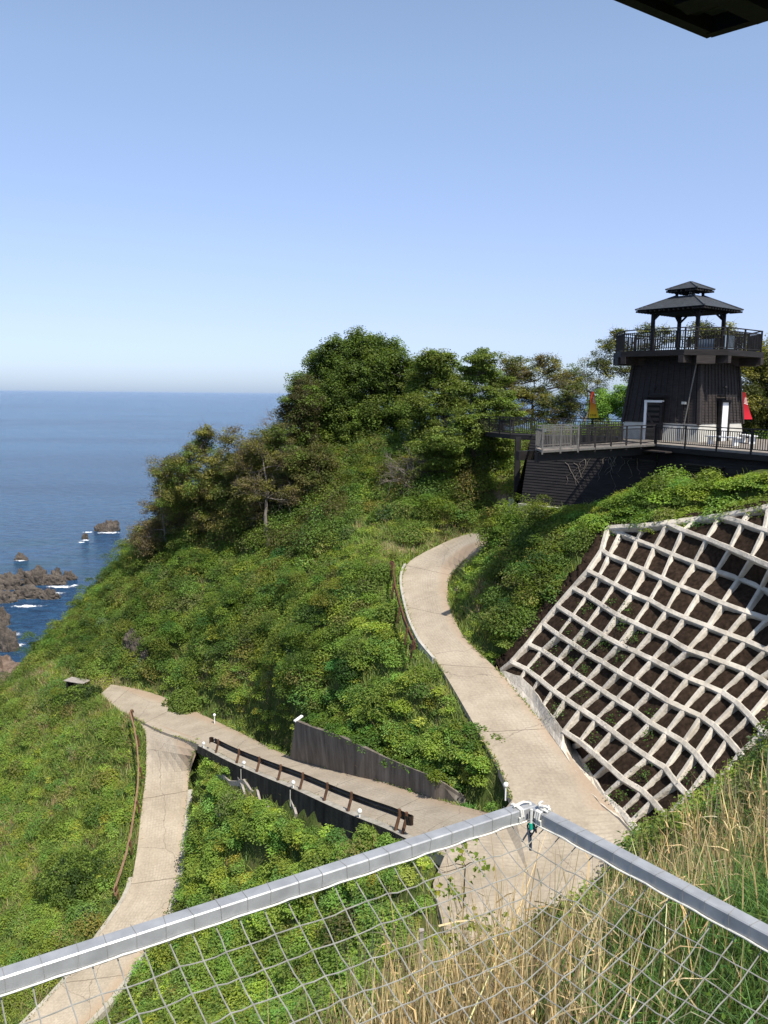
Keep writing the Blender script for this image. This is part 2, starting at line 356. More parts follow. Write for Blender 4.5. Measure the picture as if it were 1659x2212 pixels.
def strip3d(R, step=1.0):
    """resample a list of edge pairs to about one station a metre"""
    L = [D(a[0], a[1], d[0] if isinstance(d, tuple) else d) for a, b, d in R]; Rr = [D(b[0], b[1], d[1] if isinstance(d, tuple) else d) for a, b, d in R]
    def cr(P, t):
        i = int(min(max(math.floor(t), 0), len(P)-2)); u = t-i
        p0, p1, p2, p3 = P[max(i-1, 0)], P[i], P[i+1], P[min(i+2, len(P)-1)]
        return 0.5*((2*p1)+(-p0+p2)*u+(2*p0-5*p1+4*p2-p3)*u*u+(-p0+3*p1-3*p2+p3)*u**3)
    outL, outR = [], []
    for i in range(len(L)-1):
        n = max(2, int(np.linalg.norm((L[i+1]+Rr[i+1]-L[i]-Rr[i])/2)/step)+1)
        for k in range(n):
            t = i+k/n; outL.append(cr(L, t)); outR.append(cr(Rr, t))
    outL.append(L[-1]); outR.append(Rr[-1])
    return np.array(outL), np.array(outR)
SA, SB, SCc = strip3d(ROAD_A), strip3d(ROAD_B), strip3d(ROAD_C)
PADW = np.array([D(x, y, d) for x, y, d in PAD])

def inside(poly, X, Y):
    ins = np.zeros(X.shape, bool); n = len(poly); j = n-1
    for i in range(n):
        xi, yi, xj, yj = poly[i][0], poly[i][1], poly[j][0], poly[j][1]
        c = ((yi > Y) != (yj > Y)) & (X < (xj-xi)*(Y-yi)/((yj-yi)+1e-12)+xi); ins ^= c; j = i
    return ins
def strip_poly(S): return [tuple(p[:2]) for p in S[0]]+[tuple(p[:2]) for p in S[1][::-1]]
ROADPOLYS = [strip_poly(SA), strip_poly(SB), strip_poly(SCc), [tuple(p[:2]) for p in PADW]]

# ------------------------------------------------------------------ the sprayed concrete lattice: its nodes, read off on enlarged crops
cD = lambda x, y: (1261.8+.2394*x, 1069.8+.2394*y)
cE = lambda x, y: (1042.4+.2394*x, 1316.7+.2394*y)
cF = lambda x, y: (1261.8+.2394*x, 1399.0+.2394*y)
N2 = {}
def row(r, c0, lst):
    for i, p in enumerate(lst): N2[(r, c0+i)] = p
row(-2, 7, [cD(1420,240), cD(1620,308)])
row(-1, 5, [cD(885,312), cD(1100,388), cD(1310,476), cD(1500,560), cD(1675,640)])
row(0, 1, [cD(210,290), cD(320,335), cD(470,400), cD(630,460), cD(790,530), cD(990,605), cD(1190,680), cD(1390,745), cD(1590,825)])
row(1, 1, [(1299,1187), cD(220,535), cD(380,600), cD(540,670), cD(700,745), cD(855,815), cD(1035,880), cD(1240,970), cD(1460,1050), cD(1650,1112)])
row(2, 1, [(1269,1232), cD(130,725), cD(270,800), cD(430,880), cD(590,945), cD(740,1030), cD(900,1100), cD(1110,1180), cD(1290,1250), cD(1455,1310), cD(1640,1390)])
row(3, 1, [(1236,1269), cD(20,900), cD(150,985), cD(290,1075), cD(450,1150), cD(610,1225), cD(770,1295), cD(930,1390), cD(1120,1455), cD(1270,1510), cF(1450,200), cF(1575,275)])
row(4, 1, [(1202,1308), cE(810,55), cD(20,1170), cD(160,1260), cD(310,1340), cD(460,1410), cD(610,1480), cD(760,1560), cF(930,270), cF(1085,330), cF(1240,400), cF(1370,490), cF(1490,610), cF(1610,750)])
row(5, 1, [(1171,1345.6), cE(680,225), cE(800,300), cE(930,390), cE(1080,470), cE(1220,560), cF(440,290), cF(600,385), cF(760,485), cF(900,550), cF(1050,615), cF(1170,700), cF(1290,820), cF(1400,950)])
row(6, 1, [(1139,1390), cE(530,365), cE(670,455), cE(800,550), cE(935,640), cE(1070,725), cE(1200,810), cF(440,560), cF(590,675), cF(740,760), cF(890,850), cF(1000,950), cF(1110,1090), cF(1210,1190)])
row(7, 1, [(1104,1429), cE(390,535), cE(510,625), cE(630,725), cE(745,805), cE(880,895), cE(1020,985), cF(250,750), cF(400,865), cF(570,985), cF(730,1085), cF(820,1210), cF(930,1330), cF(1030,1460)])
row(8, 1, [(1081,1448), cE(345,608), cE(455,715), cE(545,855), cE(635,975), cE(728,1092), cE(870,1190), cE(990,1290), cF(203,1056), cF(340,1180), cF(520,1290), cF(610,1375), cF(730,1520), cF(800,1620)])
row(9, 7, [cE(812,1222), cE(893,1375), cF(73,1180), cF(170,1335), cF(335,1480), cF(410,1575), cF(560,1720)])
def cdrop(r, c):
    k = 0.90-0.005*(c-1) if r >= 0 else 1.05
    if (r == 8 and c <= 6): r = 7+0.15*c+0.1
    if r != int(r) and c == 1: return 13.62
    return 6.7+0.1*(c-1)+r*k
N3 = {rc: D(p[0], p[1], cdrop(*rc)) for rc, p in N2.items()}
for r in range(-2, 9):          # carry every row two cells on beyond the picture's edge
    cs = sorted(c for (rr, c) in N3 if rr == r); c1 = cs[-1]
    if r >= 6: continue
    for k in (1, 2): N3[(r, c1+k)] = N3[(r, c1)]+(N3[(r, c1)]-N3[(r, c1-1)])*k
# top edge line of the lattice
TOP = [N3[(0,1)], D(*cD(530,272), 6.2), D(*cD(745,245), 5.9), D(*cD(1000,215), 5.6), D(*cD(1215,185), 5.25), D(*cD(1480,140), 4.8), D(*cD(1659,100), 4.5), D(1720,1082,4.2), D(1790,1064,3.9)]

# ------------------------------------------------------------------ ground: height field through the survey points
CP = []
def cp(x, y, drop): CP.append(D(x, y, drop))
def cz(x, y, z): CP.append(Z(x, y, z))
def cw(x, y, zz): CP.append(np.array([x, y, H+zz], float))
for S in (SA, SB, SCc):
    for i in range(0, len(S[0]), 2):
        for t in (0, .5, 1): CP.append(S[0][i]*(1-t)+S[1][i]*t-np.array([0, 0, .03]))
for p in PADW: CP.append(p-np.array([0, 0, .03]))
CP.append(PADW.mean(0))
for rc, p in N3.items():
    if rc[0] in (9,) or (rc[0] == 8 and rc[1] < 7): CP.append(p+np.array([0, 0, -.45])); continue
    CP.append(p+np.array([.35, .06, -.62]))
for p in TOP[1:]: CP.append(p+np.array([.5, .1, -.25])); CP.append(p+np.array([1.6, .6, .45]))
for p, q in zip([(638,1557,18.3),(729,1588,17.5),(832,1636,17.2),(940,1680,16.4)], [0]*4):
    a = D(*p); CP.append(a+np.array([.5,.35,.05])); CP.append(a+np.array([1.6,1.2,.7]))
for x, y, z in [(1400,1072,42),(1500,1055,40.3),(1600,1040,38.5),(1659,1032,37.3),(1300,1122,43.5),(1250,1148,44.7),(1180,1150,46.3),(1130,1138,47.8)]: cz(x, y, z)
# bank between road A and the lattice
for x, y, z in [(1260,1188,42.9),(1200,1192,44.2),(1200,1262,42.7),(1120,1200,46.2),(1120,1280,43.8),(1060,1240,47.2),(1060,1330,44.2),(1080,1400,42.3)]: cz(x, y, z)
# mid slope between A and B
for x, y, z in [(850,1220,52),(780,1215,56),(800,1150,59),(950,1100,58),(1000,1120,56),(900,1050,62),(700,1100,66),(720,1000,72),(850,985,68),(1000,1000,64),(1050,1010,60),
                (600,1200,66),(500,1300,63),(600,1400,52.5),(700,1300,55),(800,1330,49.5),(750,1420,46.5),(850,1450,43.8),(850,1550,39.8),(950,1640,35.9),(900,1500,41.2),
                (440,1450,58.5),(400,1300,68),(300,1270,75),(250,1375,71),(200,1420,71.5),(330,1478,64.5),(420,1520,59.8),(560,1560,53),(500,1400,60),(150,1440,70.5),(640,1480,49.3),
                (280,1212,82),(200,1314,79),(100,1405,78),(50,1478,73.5),(0,1520,70),(400,1115,84),(520,1040,84),(620,960,80)]: cz(x, y, z)
# beyond the crest the ground falls to the sea
for x, y, z in [(280,1212,82),(200,1314,79),(100,1405,78),(50,1478,73.5),(0,1520,70),(400,1115,84),(520,1040,84),(620,960,80)]:
    p = Z(x, y, z)-np.array([0, 0, H]); d = p[:2]/np.linalg.norm(p[:2])*0.6+np.array([-.8, .25]); d /= np.linalg.norm(d)
    for s, dz in ((4, 2.5), (12, 14), (24, 30)): cw(p[0]+d[0]*s, p[1]+d[1]*s, max(p[2]-dz, -47))
for x, y, z in [(-45,60,-33),(-58,70,-46),(-52,45,-46),(-42,30,-44),(-60,95,-47),(-45,100,-47),(-30,112,-47),(-10,125,-47),(20,130,-47),(60,130,-47),(-35,15,-42),(-50,0,-47),
                (22,56,-3.6),(30,60,-3.2),(12,62,-4.5),(0,76,-6),(25,80,-7),(40,50,-2.8),(60,70,-6),(0,96,-20),(30,100,-24),(60,105,-30),(-15,95,-22),
                (26,38,-4.2),(30,30,-2.8),(40,30,-2.5),(60,30,-4),(60,0,-3),(15,51,-5.8),(9.5,52,-6.6),(17,47,-5.3),(20,44,-4.8)]: cw(x, y, z)
# left slope below road C
for x, y, z in [(150,1600,60.5),(250,1700,56),(50,1700,61),(200,1850,51.5),(0,1850,56),(100,2000,46.5),(0,2050,48),(0,2180,43.5),(0,1600,66),(100,1540,65),(200,1560,60.5)]: cz(x, y, z)
# wedge between C and B, kudzu slope
for x, y, z in [(470,1660,51.5),(500,1705,48.8),(600,1750,44),(720,1803,38.3),(800,1822,36),(450,1850,46),(430,2000,42.3),(600,1900,39.5),(700,1950,34.5),(850,1880,31),(890,1950,28.5),
                (850,2100,25.5),(700,2150,28.5),(500,2150,35),(350,2150,39.5),(600,2200,30),(300,2205,40.5),(430,1700,52.5),(960,2060,25)]: cz(x, y, z)
# spur under the viewing place
for x, y, z in [(1300,2100,9.5),(1200,2190,10.5),(1400,1950,16),(1640,1900,13),(1659,2150,7),(1450,2200,7.5),(1500,1850,18.5),(1600,1750,20),(1680,1650,23.5),(1405,1835,27),
                (1325,1940,21.5),(1260,2090,15.5),(1050,2240,15),(1800,1500,24),(1000,2205,19),(1150,2205,9)]: cz(x, y, z)
for x, y, z in [(0,3,-5),(1,6.2,-5.6),(3,6,-5.0),(-1,5.5,-5.7),(-3,5,-7.2),(2,8.3,-7.6),(5,0,-4),(-5,3,-8),(-10,5,-15),(-8,12,-16),(10,4,-4),(20,12,-4),(20,22,-5),(-20,10,-27),(0,9,-10.5),(0,14,-14.5),(-12,20,-22),(0,-10,-5),(20,-10,-3),(-30,0,-36),(-8,24,-21)]: cw(x, y, z)
CP = np.array(CP)
# drop survey points that fall on nearly the same spot
keep = []
for i, p in enumerate(CP):
    if all((p[0]-CP[j][0])**2+(p[1]-CP[j][1])**2 > 0.12 for j in keep): keep.append(i)
CP = CP[keep]
_n = len(CP); _d = np.sqrt(((CP[:, None, :2]-CP[None, :, :2])**2).sum(-1))
_A = np.zeros((_n+3, _n+3)); _A[:_n, :_n] = -np.sqrt(_d**2+0.04)+1e-6; _A[:_n, :_n] -= np.eye(_n)*0.02
_A[:_n, _n:] = np.c_[np.ones(_n), CP[:, :2]]; _A[_n:, :_n] = _A[:_n, _n:].T
_w = np.linalg.solve(_A, np.r_[CP[:, 2], 0, 0, 0])
def gh0(X, Y):
    X = np.atleast_1d(np.asarray(X, float)); Y = np.atleast_1d(np.asarray(Y, float)); sh = X.shape
    X = X.ravel(); Y = Y.ravel(); out = np.empty(len(X))
    for s in range(0, len(X), 20000):
        x = X[s:s+20000]; y = Y[s:s+20000]
        d = np.sqrt((x[:, None]-CP[None, :, 0])**2+(y[:, None]-CP[None, :, 1])**2+0.04)
        out[s:s+20000] = -d@_w[:_n]+_w[_n]+_w[_n+1]*x+_w[_n+2]*y
    return out.reshape(sh)
def vnoise(X, Y, sc, seed=0):
    """cheap smooth value noise, vectorised"""
    x = np.asarray(X)*sc+seed*17.3; y = np.asarray(Y)*sc+seed*5.7
    xi = np.floor(x).astype(int); yi = np.floor(y).astype(int); u = x-xi; v = y-yi; u = u*u*(3-2*u); v = v*v*(3-2*v)
    def h(a, b):
        n = (a*374761393+b*668265263+seed*974634777) & 0x7fffffff
        n = ((n ^ (n >> 13))*1274126177) & 0x7fffffff
        return ((n ^ (n >> 16)) & 0xffff)/65535.0
    return (h(xi, yi)*(1-u)+h(xi+1, yi)*u)*(1-v)+(h(xi, yi+1)*(1-u)+h(xi+1, yi+1)*u)*v
def on_road(X, Y):
    r = np.zeros(np.shape(X), bool)
    for p in ROADPOLYS: r |= inside(p, X, Y)
    return r
GX0, GX1, GY0, GY1, GS = -62.0, 62.0, -12.0, 132.0, 0.5
gx = np.arange(GX0, GX1+.01, GS); gy = np.arange(GY0, GY1+.01, GS)
GXX, GYY = np.meshgrid(gx, gy)
GZ = gh0(GXX, GYY)
rd = on_road(GXX, GYY)
rw = rd.copy()
for dx, dy in ((1,0),(-1,0),(0,1),(0,-1)): rw |= np.roll(np.roll(rd, dx, 1), dy, 0)
crib_xy = [tuple(N3[(0,1)][:2])]+[tuple(p[:2]) for p in TOP[1:]]+[tuple(N3[(r, max(c for (q, c) in N3 if q == r))][:2]) for r in range(0, 10)]+[tuple(N3[(9,c)][:2]) for c in range(12, 6, -1)]+[tuple(N3[(8,c)][:2]) for c in range(6, 0, -1)]+[tuple(N3[(r,1)][:2]) for r in range(7, 0, -1)]
incrib = inside(crib_xy, GXX, GYY)
nz = (vnoise(GXX, GYY, .35, 1)-.5)*.5+(vnoise(GXX, GYY, .9, 2)-.5)*.25
GZ = np.where(rw | incrib, GZ, GZ+nz)
# the ground never rises above a road or into the foot of a wall
def cap_near(pts, rad, below, side=None):
    global GZ
    P = np.array(pts)
    for p in P:
        i0, i1 = int((p[0]-rad-GX0)/GS), int((p[0]+rad-GX0)/GS)+2; j0, j1 = int((p[1]-rad-GY0)/GS), int((p[1]+rad-GY0)/GS)+2
        if i0 < 0 or j0 < 0 or i1 > len(gx) or j1 > len(gy): continue
        d = np.hypot(GXX[j0:j1, i0:i1]-p[0], GYY[j0:j1, i0:i1]-p[1])
        GZ[j0:j1, i0:i1] = np.where(d < rad, np.minimum(GZ[j0:j1, i0:i1], p[2]-below), GZ[j0:j1, i0:i1])
for S in (SA, SB, SCc):
    pts = [S[0][i]*(1-t)+S[1][i]*t for i in range(len(S[0])) for t in np.linspace(0, 1, 6)]
    cap_near(pts, .8, .12)
cap_near([PADW[i]*(1-t)+PADW[(i+1) % len(PADW)]*t for i in range(len(PADW)) for t in np.linspace(0, 1, 8)], .7, .10)
cap_near([(PADW[i]*(1-t)+PADW[(i+1) % len(PADW)]*t)*(1-q)+PADW.mean(0)*q for i in range(len(PADW)) for t in (0, .33, .66) for q in (.15, .3, .45, .6, .75, .9)], 1.2, .10)
# behind the grey wall's face, and in front of the kerb wall's face
W_top = [(638,1557,18.3),(680,1573,17.9),(729,1588,17.5),(780,1612,17.35),(832,1636,17.2),(886,1659,16.8),(940,1680,16.4),(1002,1720,16.75)]
W_bot = [(624,1633,20.9),(668,1647,20.4),(722,1662,19.7),(775,1677,19.05),(830,1690,18.5),(884,1708,17.95),(938,1726,17.4),(1012,1745,17.0)]
WT = [D(*p) for p in W_top]; WB = [D(*p) for p in W_bot]
cap_near([(WT[i]*(1-t)+WT[i+1]*t)*q+(WB[i]*(1-t)+WB[i+1]*t)*(1-q)-np.array([0,0,(1-q)*.0]) for i in range(7) for t in np.linspace(0, 1, 10) for q in (0, .25, .5, .75)], .42, .05)
_L, _R = SB
_cc = [N3[(r,c)]*(1-a)*(1-b)+N3[(r,c+1)]*a*(1-b)+N3[(r+1,c)]*(1-a)*b+N3[(r+1,c+1)]*a*b for (r, c) in N3 if (r,c+1) in N3 and (r+1,c) in N3 and (r+1,c+1) in N3 for a in (0,.33,.67,1) for b in (0,.33,.67,1)]
cap_near(_cc, .45, .40)
for i in range(4, len(_L)-12):
    d = _L[i]-_R[i]; d[2] = 0; d /= np.linalg.norm(d)
    cap_near([_L[i]+d*.55, _L[i]+d*.8], .5, 1.05 if 505 < proj(_L[i])[0] < 800 else .12)
    if 505 < proj(_L[i])[0] < 800: cap_near([_L[i]+d*1.5], .6, .85); cap_near([_L[i]+d*2.1], .6, .6)
def gh(X, Y):
    """height of the ground mesh"""
    X = np.asarray(X, float); Y = np.asarray(Y, float)
    fx = np.clip((X-GX0)/GS, 0, len(gx)-1.001); fy = np.clip((Y-GY0)/GS, 0, len(gy)-1.001)
    i = fx.astype(int); j = fy.astype(int); u = fx-i; v = fy-j
    return (GZ[j, i]*(1-u)+GZ[j, i+1]*u)*(1-v)+(GZ[j+1, i]*(1-u)+GZ[j+1, i+1]*u)*v
V = np.c_[GXX.ravel(), GYY.ravel(), GZ.ravel()]
ny, nx = GXX.shape; idx = np.arange(nx*ny).reshape(ny, nx)
Q = np.stack([idx[:-1,:-1], idx[:-1,1:], idx[1:,1:], idx[1:,:-1]], -1).reshape(-1, 4)
px, py, pz = proj(V)
def blob(cx, cy, rx, ry): return np.clip(1.3-np.sqrt(((px-cx)/rx)**2+((py-cy)/ry)**2), 0, 1)
front = (pz > 40) & (pz < 70)
dirt = (blob(1085,1075,26,40)*1.5+blob(1085,1110,30,22)*1.5)*front+blob(850,1185,110,14)*front*.9+blob(225,1475,45,14)*(pz > 50)*.8+blob(170,1478,26,11)*(pz > 55)*.6
dirt += blob(1370,1115,60,22)*(pz < 50)*.3
dirt = np.clip(dirt, 0, 1)
slope = np.hypot(np.gradient(GZ, GS, axis=1), np.gradient(GZ, GS, axis=0)).ravel()
rockm = np.clip((6-V[:, 2])/5, 0, 1)
tint = np.c_[dirt, np.clip(rockm, 0, 1), np.zeros(len(V))]
g = np_mesh('ground', V, Q, M['ground'], smooth=True, cols=tint); tag(g, kind='structure')

# ------------------------------------------------------------------ roads
def road_strip(S, off, nl=6, skirt=.45):
    L, R = S; n = len(L); V = []; UV = []; s = 0
    for i in range(n):
        if i: s += np.linalg.norm((L[i]+R[i]-L[i-1]-R[i-1])/2)
        wdt = np.linalg.norm(L[i]-R[i])
        for k in range(nl+1):
            t = k/nl; p = L[i]*(1-t)+R[i]*t; V.append(p+np.array([0, 0, off])); UV.append((t*3.0*(1+(wdt/3-1)*0.6), s))
    Fc = [(i*(nl+1)+k, i*(nl+1)+k+1, (i+1)*(nl+1)+k+1, (i+1)*(nl+1)+k) for i in range(n-1) for k in range(nl)]
    m = len(V)
    for side in (0, nl):
        b0 = len(V)
        for i in range(n): V.append(V[i*(nl+1)+side]-np.array([0, 0, skirt])); UV.append(UV[i*(nl+1)+side])
        for i in range(n-1):
            q = (i*(nl+1)+side, (i+1)*(nl+1)+side, b0+i+1, b0+i); Fc.append(q if side == 0 else q[::-1])
    return V, UV, Fc
def road_obj(name, parts):
    V, UV, Fc = [], [], []
    for v, uv, f in parts:
        n = len(V); V += v; UV += uv; Fc += [tuple(i+n for i in q) for q in f]
    me = bpy.data.meshes.new(name); me.from_pydata([tuple(p) for p in V], [], Fc); me.materials.append(M['road'])
    ul = me.uv_layers.new(name='road')
    for lp in me.loops: ul.data[lp.index].uv = UV[lp.vertex_index]
    me.update(); o = bpy.data.objects.new(name, me); link(o); tag(o, kind='structure'); return o
# paved junction: fan from its middle
c = PADW.mean(0); pv = [c+np.array([0,0,.06])]+[p+np.array([0,0,.012]) for p in PADW]
pu = [(1.2+(p[0]-c[0])*.16, p[1]) for p in pv]
padf = [(0, i+1, (i+1) % len(PADW)+1) for i in range(len(PADW))]
nb = len(pv); pv += [p-np.array([0,0,.6]) for p in pv[1:]]; pu += pu[1:nb]
padf += [(1+(i+1) % (nb-1), 1+i, nb+i, nb+(i+1) % (nb-1)) for i in range(nb-1)]
road_obj('road', [road_strip(SA, .0), road_strip(SB, .004), road_strip(SCc, .009), (pv, pu, padf)])

# kerb strips along the outer edges
def offset_line(P, Qp, a):
    """points moved from edge line P away from the other edge Qp by a metres"""
    out = []
    for p, q in zip(P, Qp):
        d = p-q; d[2] = 0; d = d/np.linalg.norm(d); out.append(p+d*a)
    return out
def ribbon(mb, A, B, h0, h1):
    """solid kerb between lines A and B, from h0 below to h1 above"""
    for i in range(len(A)-1):
        P = []
        for p in (A[i], B[i], B[i+1], A[i+1]): P.append(p+np.array([0,0,-h0]))
        for p in (A[i], B[i], B[i+1], A[i+1]): P.append(p+np.array([0,0,h1]))
        mb.add(P, [(0,3,2,1),(4,5,6,7),(0,1,5,4),(1,2,6,5),(2,3,7,6),(3,0,4,7)])
mb = MB(); ribbon(mb, offset_line(SCc[1][8:], SCc[0][8:], -.02), offset_line(SCc[1][8:], SCc[0][8:], .32), .5, .10)
tag(mb.build('kerb', M['curb']), kind='structure')
mb = MB(); ribbon(mb, offset_line(SCc[0][14:], SCc[1][14:], -.02), offset_line(SCc[0][14:], SCc[1][14:], .22), .5, .03)
tag(mb.build('kerb', M['curb']), kind='structure')
iA = 10
mb = MB(); ribbon(mb, offset_line(SA[0][iA:iA+16], SA[1][iA:iA+16], -.02), offset_line(SA[0][iA:iA+16], SA[1][iA:iA+16], .16), .5, .11)
tag(mb.build('kerb', M['concrete']), kind='structure')

# sea, far out to the horizon
V = [(-60000,-200,0),(60000,-200,0),(60000,60000,0),(-60000,60000,0)]
m = MB(); m.add(V, [(0,1,2,3)]); tag(m.build('sea', M['sea']), kind='structure')
# ------------------------------------------------------------------ sprayed concrete lattice with soil in its cells
def npos(a): return np.array(a, float)
def surf_normal(p):
    return np.array([-.66, -.22, .72])/np.linalg.norm([-.66, -.22, .72])
def node_normals():
    out = {}
    for (r, c), p in N3.items():
        du = N3.get((r, c+1), p)-N3.get((r, c-1), p); dv = N3.get((r-1, c), p)-N3.get((r+1, c), p)
        n = np.cross(du, dv)
        if np.linalg.norm(n) < 1e-6: n = surf_normal(p)
        n = n/np.linalg.norm(n)
        if n[2] < 0: n = -n
        n = n*.5+surf_normal(p)*.5; out[(r, c)] = n/np.linalg.norm(n)
    return out
NN = node_normals()
def wob_beam(mb, a, b, na, nb_, wb, wt, h, seg=4, lift=0.0, amp=.006):
    """sprayed beam: trapezoid section that wobbles a little along its length"""
    d = b-a; L = np.linalg.norm(d)
    if L < .05: return
    d = d/L; V = []
    for i in range(seg+1):
        t = i/seg; n = na*(1-t)+nb_*t; n /= np.linalg.norm(n); s = np.cross(d, n); s /= np.linalg.norm(s)
        j = RNG.normal(0, amp, 6); fl = 1+.10*(abs(2*t-1)**3)
        p = a+(b-a)*t+n*lift+n*j[4]*.5
        V += [p-s*(wb/2*fl+j[0])-n*h, p-s*(wt/2*fl+j[1])-n*.04, p-s*(wt*.36)+n*(.012+j[5]*.4), p+s*(wt*.36)+n*(.012+j[2]*.4), p+s*(wt/2*fl+j[3])-n*.04, p+s*(wb/2*fl+j[0])-n*h]
    k = 6; Fc = [(i*k+m, i*k+(m+1) % k, (i+1)*k+(m+1) % k, (i+1)*k+m) for i in range(seg) for m in range(k)]
    Fc += [tuple(range(k))[::-1], tuple(seg*k+m for m in range(k))]
    mb.add(V, Fc)
crib = empty('retaining_wall', tuple(N3[(8, 1)]), 'pale sprayed concrete lattice retaining wall holding dark soil above the road', 'retaining wall')
mb = MB()
for (r, c), p in N3.items():
    q = N3.get((r, c+1))
    if q is not None and not (r == 8 and c < 6): wob_beam(mb, p, q, NN[(r, c)], NN[(r, c+1)], .26, .23, .28, lift=.02)
    q = N3.get((r+1, c))
    if q is not None and (r, c) != (0, 1) and c != 1: wob_beam(mb, p, q, NN[(r, c)], NN[(r+1, c)], .215, .185, .28)
# uprights that run on to the top edge
up = lambda rc, t: wob_beam(mb, N3[rc], t, NN[rc], NN[rc], .215, .185, .28)
up((0,3), TOP[1]); up((0,4), TOP[2]); up((-1,5), TOP[3]); up((-1,6), TOP[4]); up((-2,7), TOP[5]); up((0,2), TOP[0]*.6+TOP[1]*.4)
wob_beam(mb, N3[(0,5)], N3[(-1,5)], NN[(0,5)], NN[(-1,5)], .215, .185, .28)
wob_beam(mb, TOP[2], N3[(-1,5)], NN[(0,4)], NN[(-1,5)], .34, .25, .36); wob_beam(mb, TOP[4], N3[(-2,7)], NN[(-1,6)], NN[(-2,7)], .34, .25, .36)
up((-2,8), TOP[6]); 
for c in (9, 10):
    for a, b in (((0,c),(-1,c)),((-1,c),(-2,c))):
        if a in N3 and b in N3: wob_beam(mb, N3[a], N3[b], NN[a], NN[b], .215, .185, .28)
shift(mb, crib).build('lattice_beams', M['lattice'], crib, smooth=False)
mb = MB()
for i in range(len(TOP)-1): wob_beam(mb, TOP[i], TOP[i+1], surf_normal(0), surf_normal(0), .40, .34, .45, lift=.03, seg=9)
for r in range(0, 8): wob_beam(mb, N3[(r,1)], N3[(r+1,1)], NN[(r,1)], NN[(r+1,1)], .34, .28, .36, lift=.024)
shift(mb, crib).build('edge_beam', M['lattice'], crib)
# sloping concrete footing between the lattice and the road
foot_top = [N3[(8,c)] for c in range(1, 7)]+[N3[(9,c)] for c in range(7, 14)]
foot_xy = [(1078,1456),(1118,1501),(1143,1529),(1168,1561),(1190,1590),(1212,1620),(1236,1656),(1254,1685),(1276,1715),(1302,1743),(1337,1769),(1364,1796),(1393,1834)]
foot_dr = [13.75,14.1,14.3,14.5,14.65,14.8,14.95,15.1,15.25,15.35,15.45,15.55,15.75]
foot_bot = [D(x, y, d) for (x, y), d in zip(foot_xy, foot_dr)]
mb = MB(); V = []; n = 0; T_, B_ = [], []
for i in range(len(foot_top)-1):
    for k in range(4):
        t = k/4; T_.append(foot_top[i]*(1-t)+foot_top[i+1]*t); B_.append(foot_bot[i]*(1-t)+foot_bot[i+1]*t)
T_.append(foot_top[-1]); B_.append(foot_bot[-1])
V = []
for a, b in zip(T_, B_):
    j = RNG.normal(0, .015, 3); e = (b-a); e[2] = 0; e = e/np.linalg.norm(e)
    V += [a-e*1.2+np.array([0,0,-.25]), a+np.array([0,0,.02+j[0]]), a*.45+b*.55+np.array([0,0,-.03+j[1]]), b+np.array([0,0,.05+j[2]]), b+np.array([0,0,-.6])]
Fc = [(i*5+k, (i+1)*5+k, (i+1)*5+k+1, i*5+k+1) for i in range(len(T_)-1) for k in range(4)]
mb.add(V, Fc); shift(mb, crib).build('footing', M['lattice'], crib)

# soil: one sheet per cell, shallow at its lower beam and deep under its upper one
SV, SQ = [], []
def soil_cell(a, b, c, d, na):
    """a,b upper left/right; c,d lower right/left"""
    K_ = 8; base = len(SV)
    ph = RNG.random(2)*10; tilt = RNG.normal(0, .07)
    for j in range(K_+1):
        v = j/K_
        for i in range(K_+1):
            u = i/K_; p = (a*(1-u)+b*u)*(1-v)+(d*(1-u)+c*u)*v
            dep = .23-.19*v**.75+tilt*(u-.5)+.05*math.sin(u*3+ph[0])+.07*(vnoise(p[0]*3+ph[1], p[1]*3+p[2]*2, 1.0, 5)-.5)+.06*(vnoise(p[0]*9, p[1]*9+p[2]*7, 1.0, 6)-.5)
            SV.append(p-na*max(dep, .035))
    for j in range(K_):
        for i in range(K_): SQ.append((base+j*(K_+1)+i, base+j*(K_+1)+i+1, base+(j+1)*(K_+1)+i+1, base+(j+1)*(K_+1)+i))
for (r, c), a in list(N3.items()):
    ks = [(r, c+1), (r+1, c+1), (r+1, c)]
    if all(k in N3 for k in ks): soil_cell(a, N3[ks[0]], N3[ks[1]], N3[ks[2]], NN[(r, c)])
tr = lambda a, b, c, d: soil_cell(a, b, c, d, surf_normal(0))
tr(TOP[0]*.5+TOP[1]*.5, TOP[1], N3[(0,3)], N3[(0,2)]); tr(TOP[1], TOP[2], N3[(0,4)], N3[(0,3)]); tr(TOP[2], N3[(-1,5)], N3[(0,5)], N3[(0,4)])
tr(TOP[2], TOP[3], N3[(-1,5)], N3[(-1,5)]*.8+TOP[2]*.2); tr(TOP[3], TOP[4], N3[(-1,6)], N3[(-1,5)]); tr(TOP[4], N3[(-2,7)], N3[(-1,7)], N3[(-1,6)])
tr(TOP[4], TOP[5], N3[(-2,7)], N3[(-2,7)]*.8+TOP[4]*.2); tr(TOP[5], TOP[6], N3[(-2,8)], N3[(-2,7)]); tr(TOP[6], TOP[7], N3[(-2,9)], N3[(-2,8)])
tr(N3[(8,6)], N3[(8,7)], N3[(9,7)], N3[(8,6)]*.5+N3[(9,7)]*.5)
SVn = np.array(SV)
tag(np_mesh('soil', SVn, np.array(SQ), M['soil'], smooth=True), kind='structure')
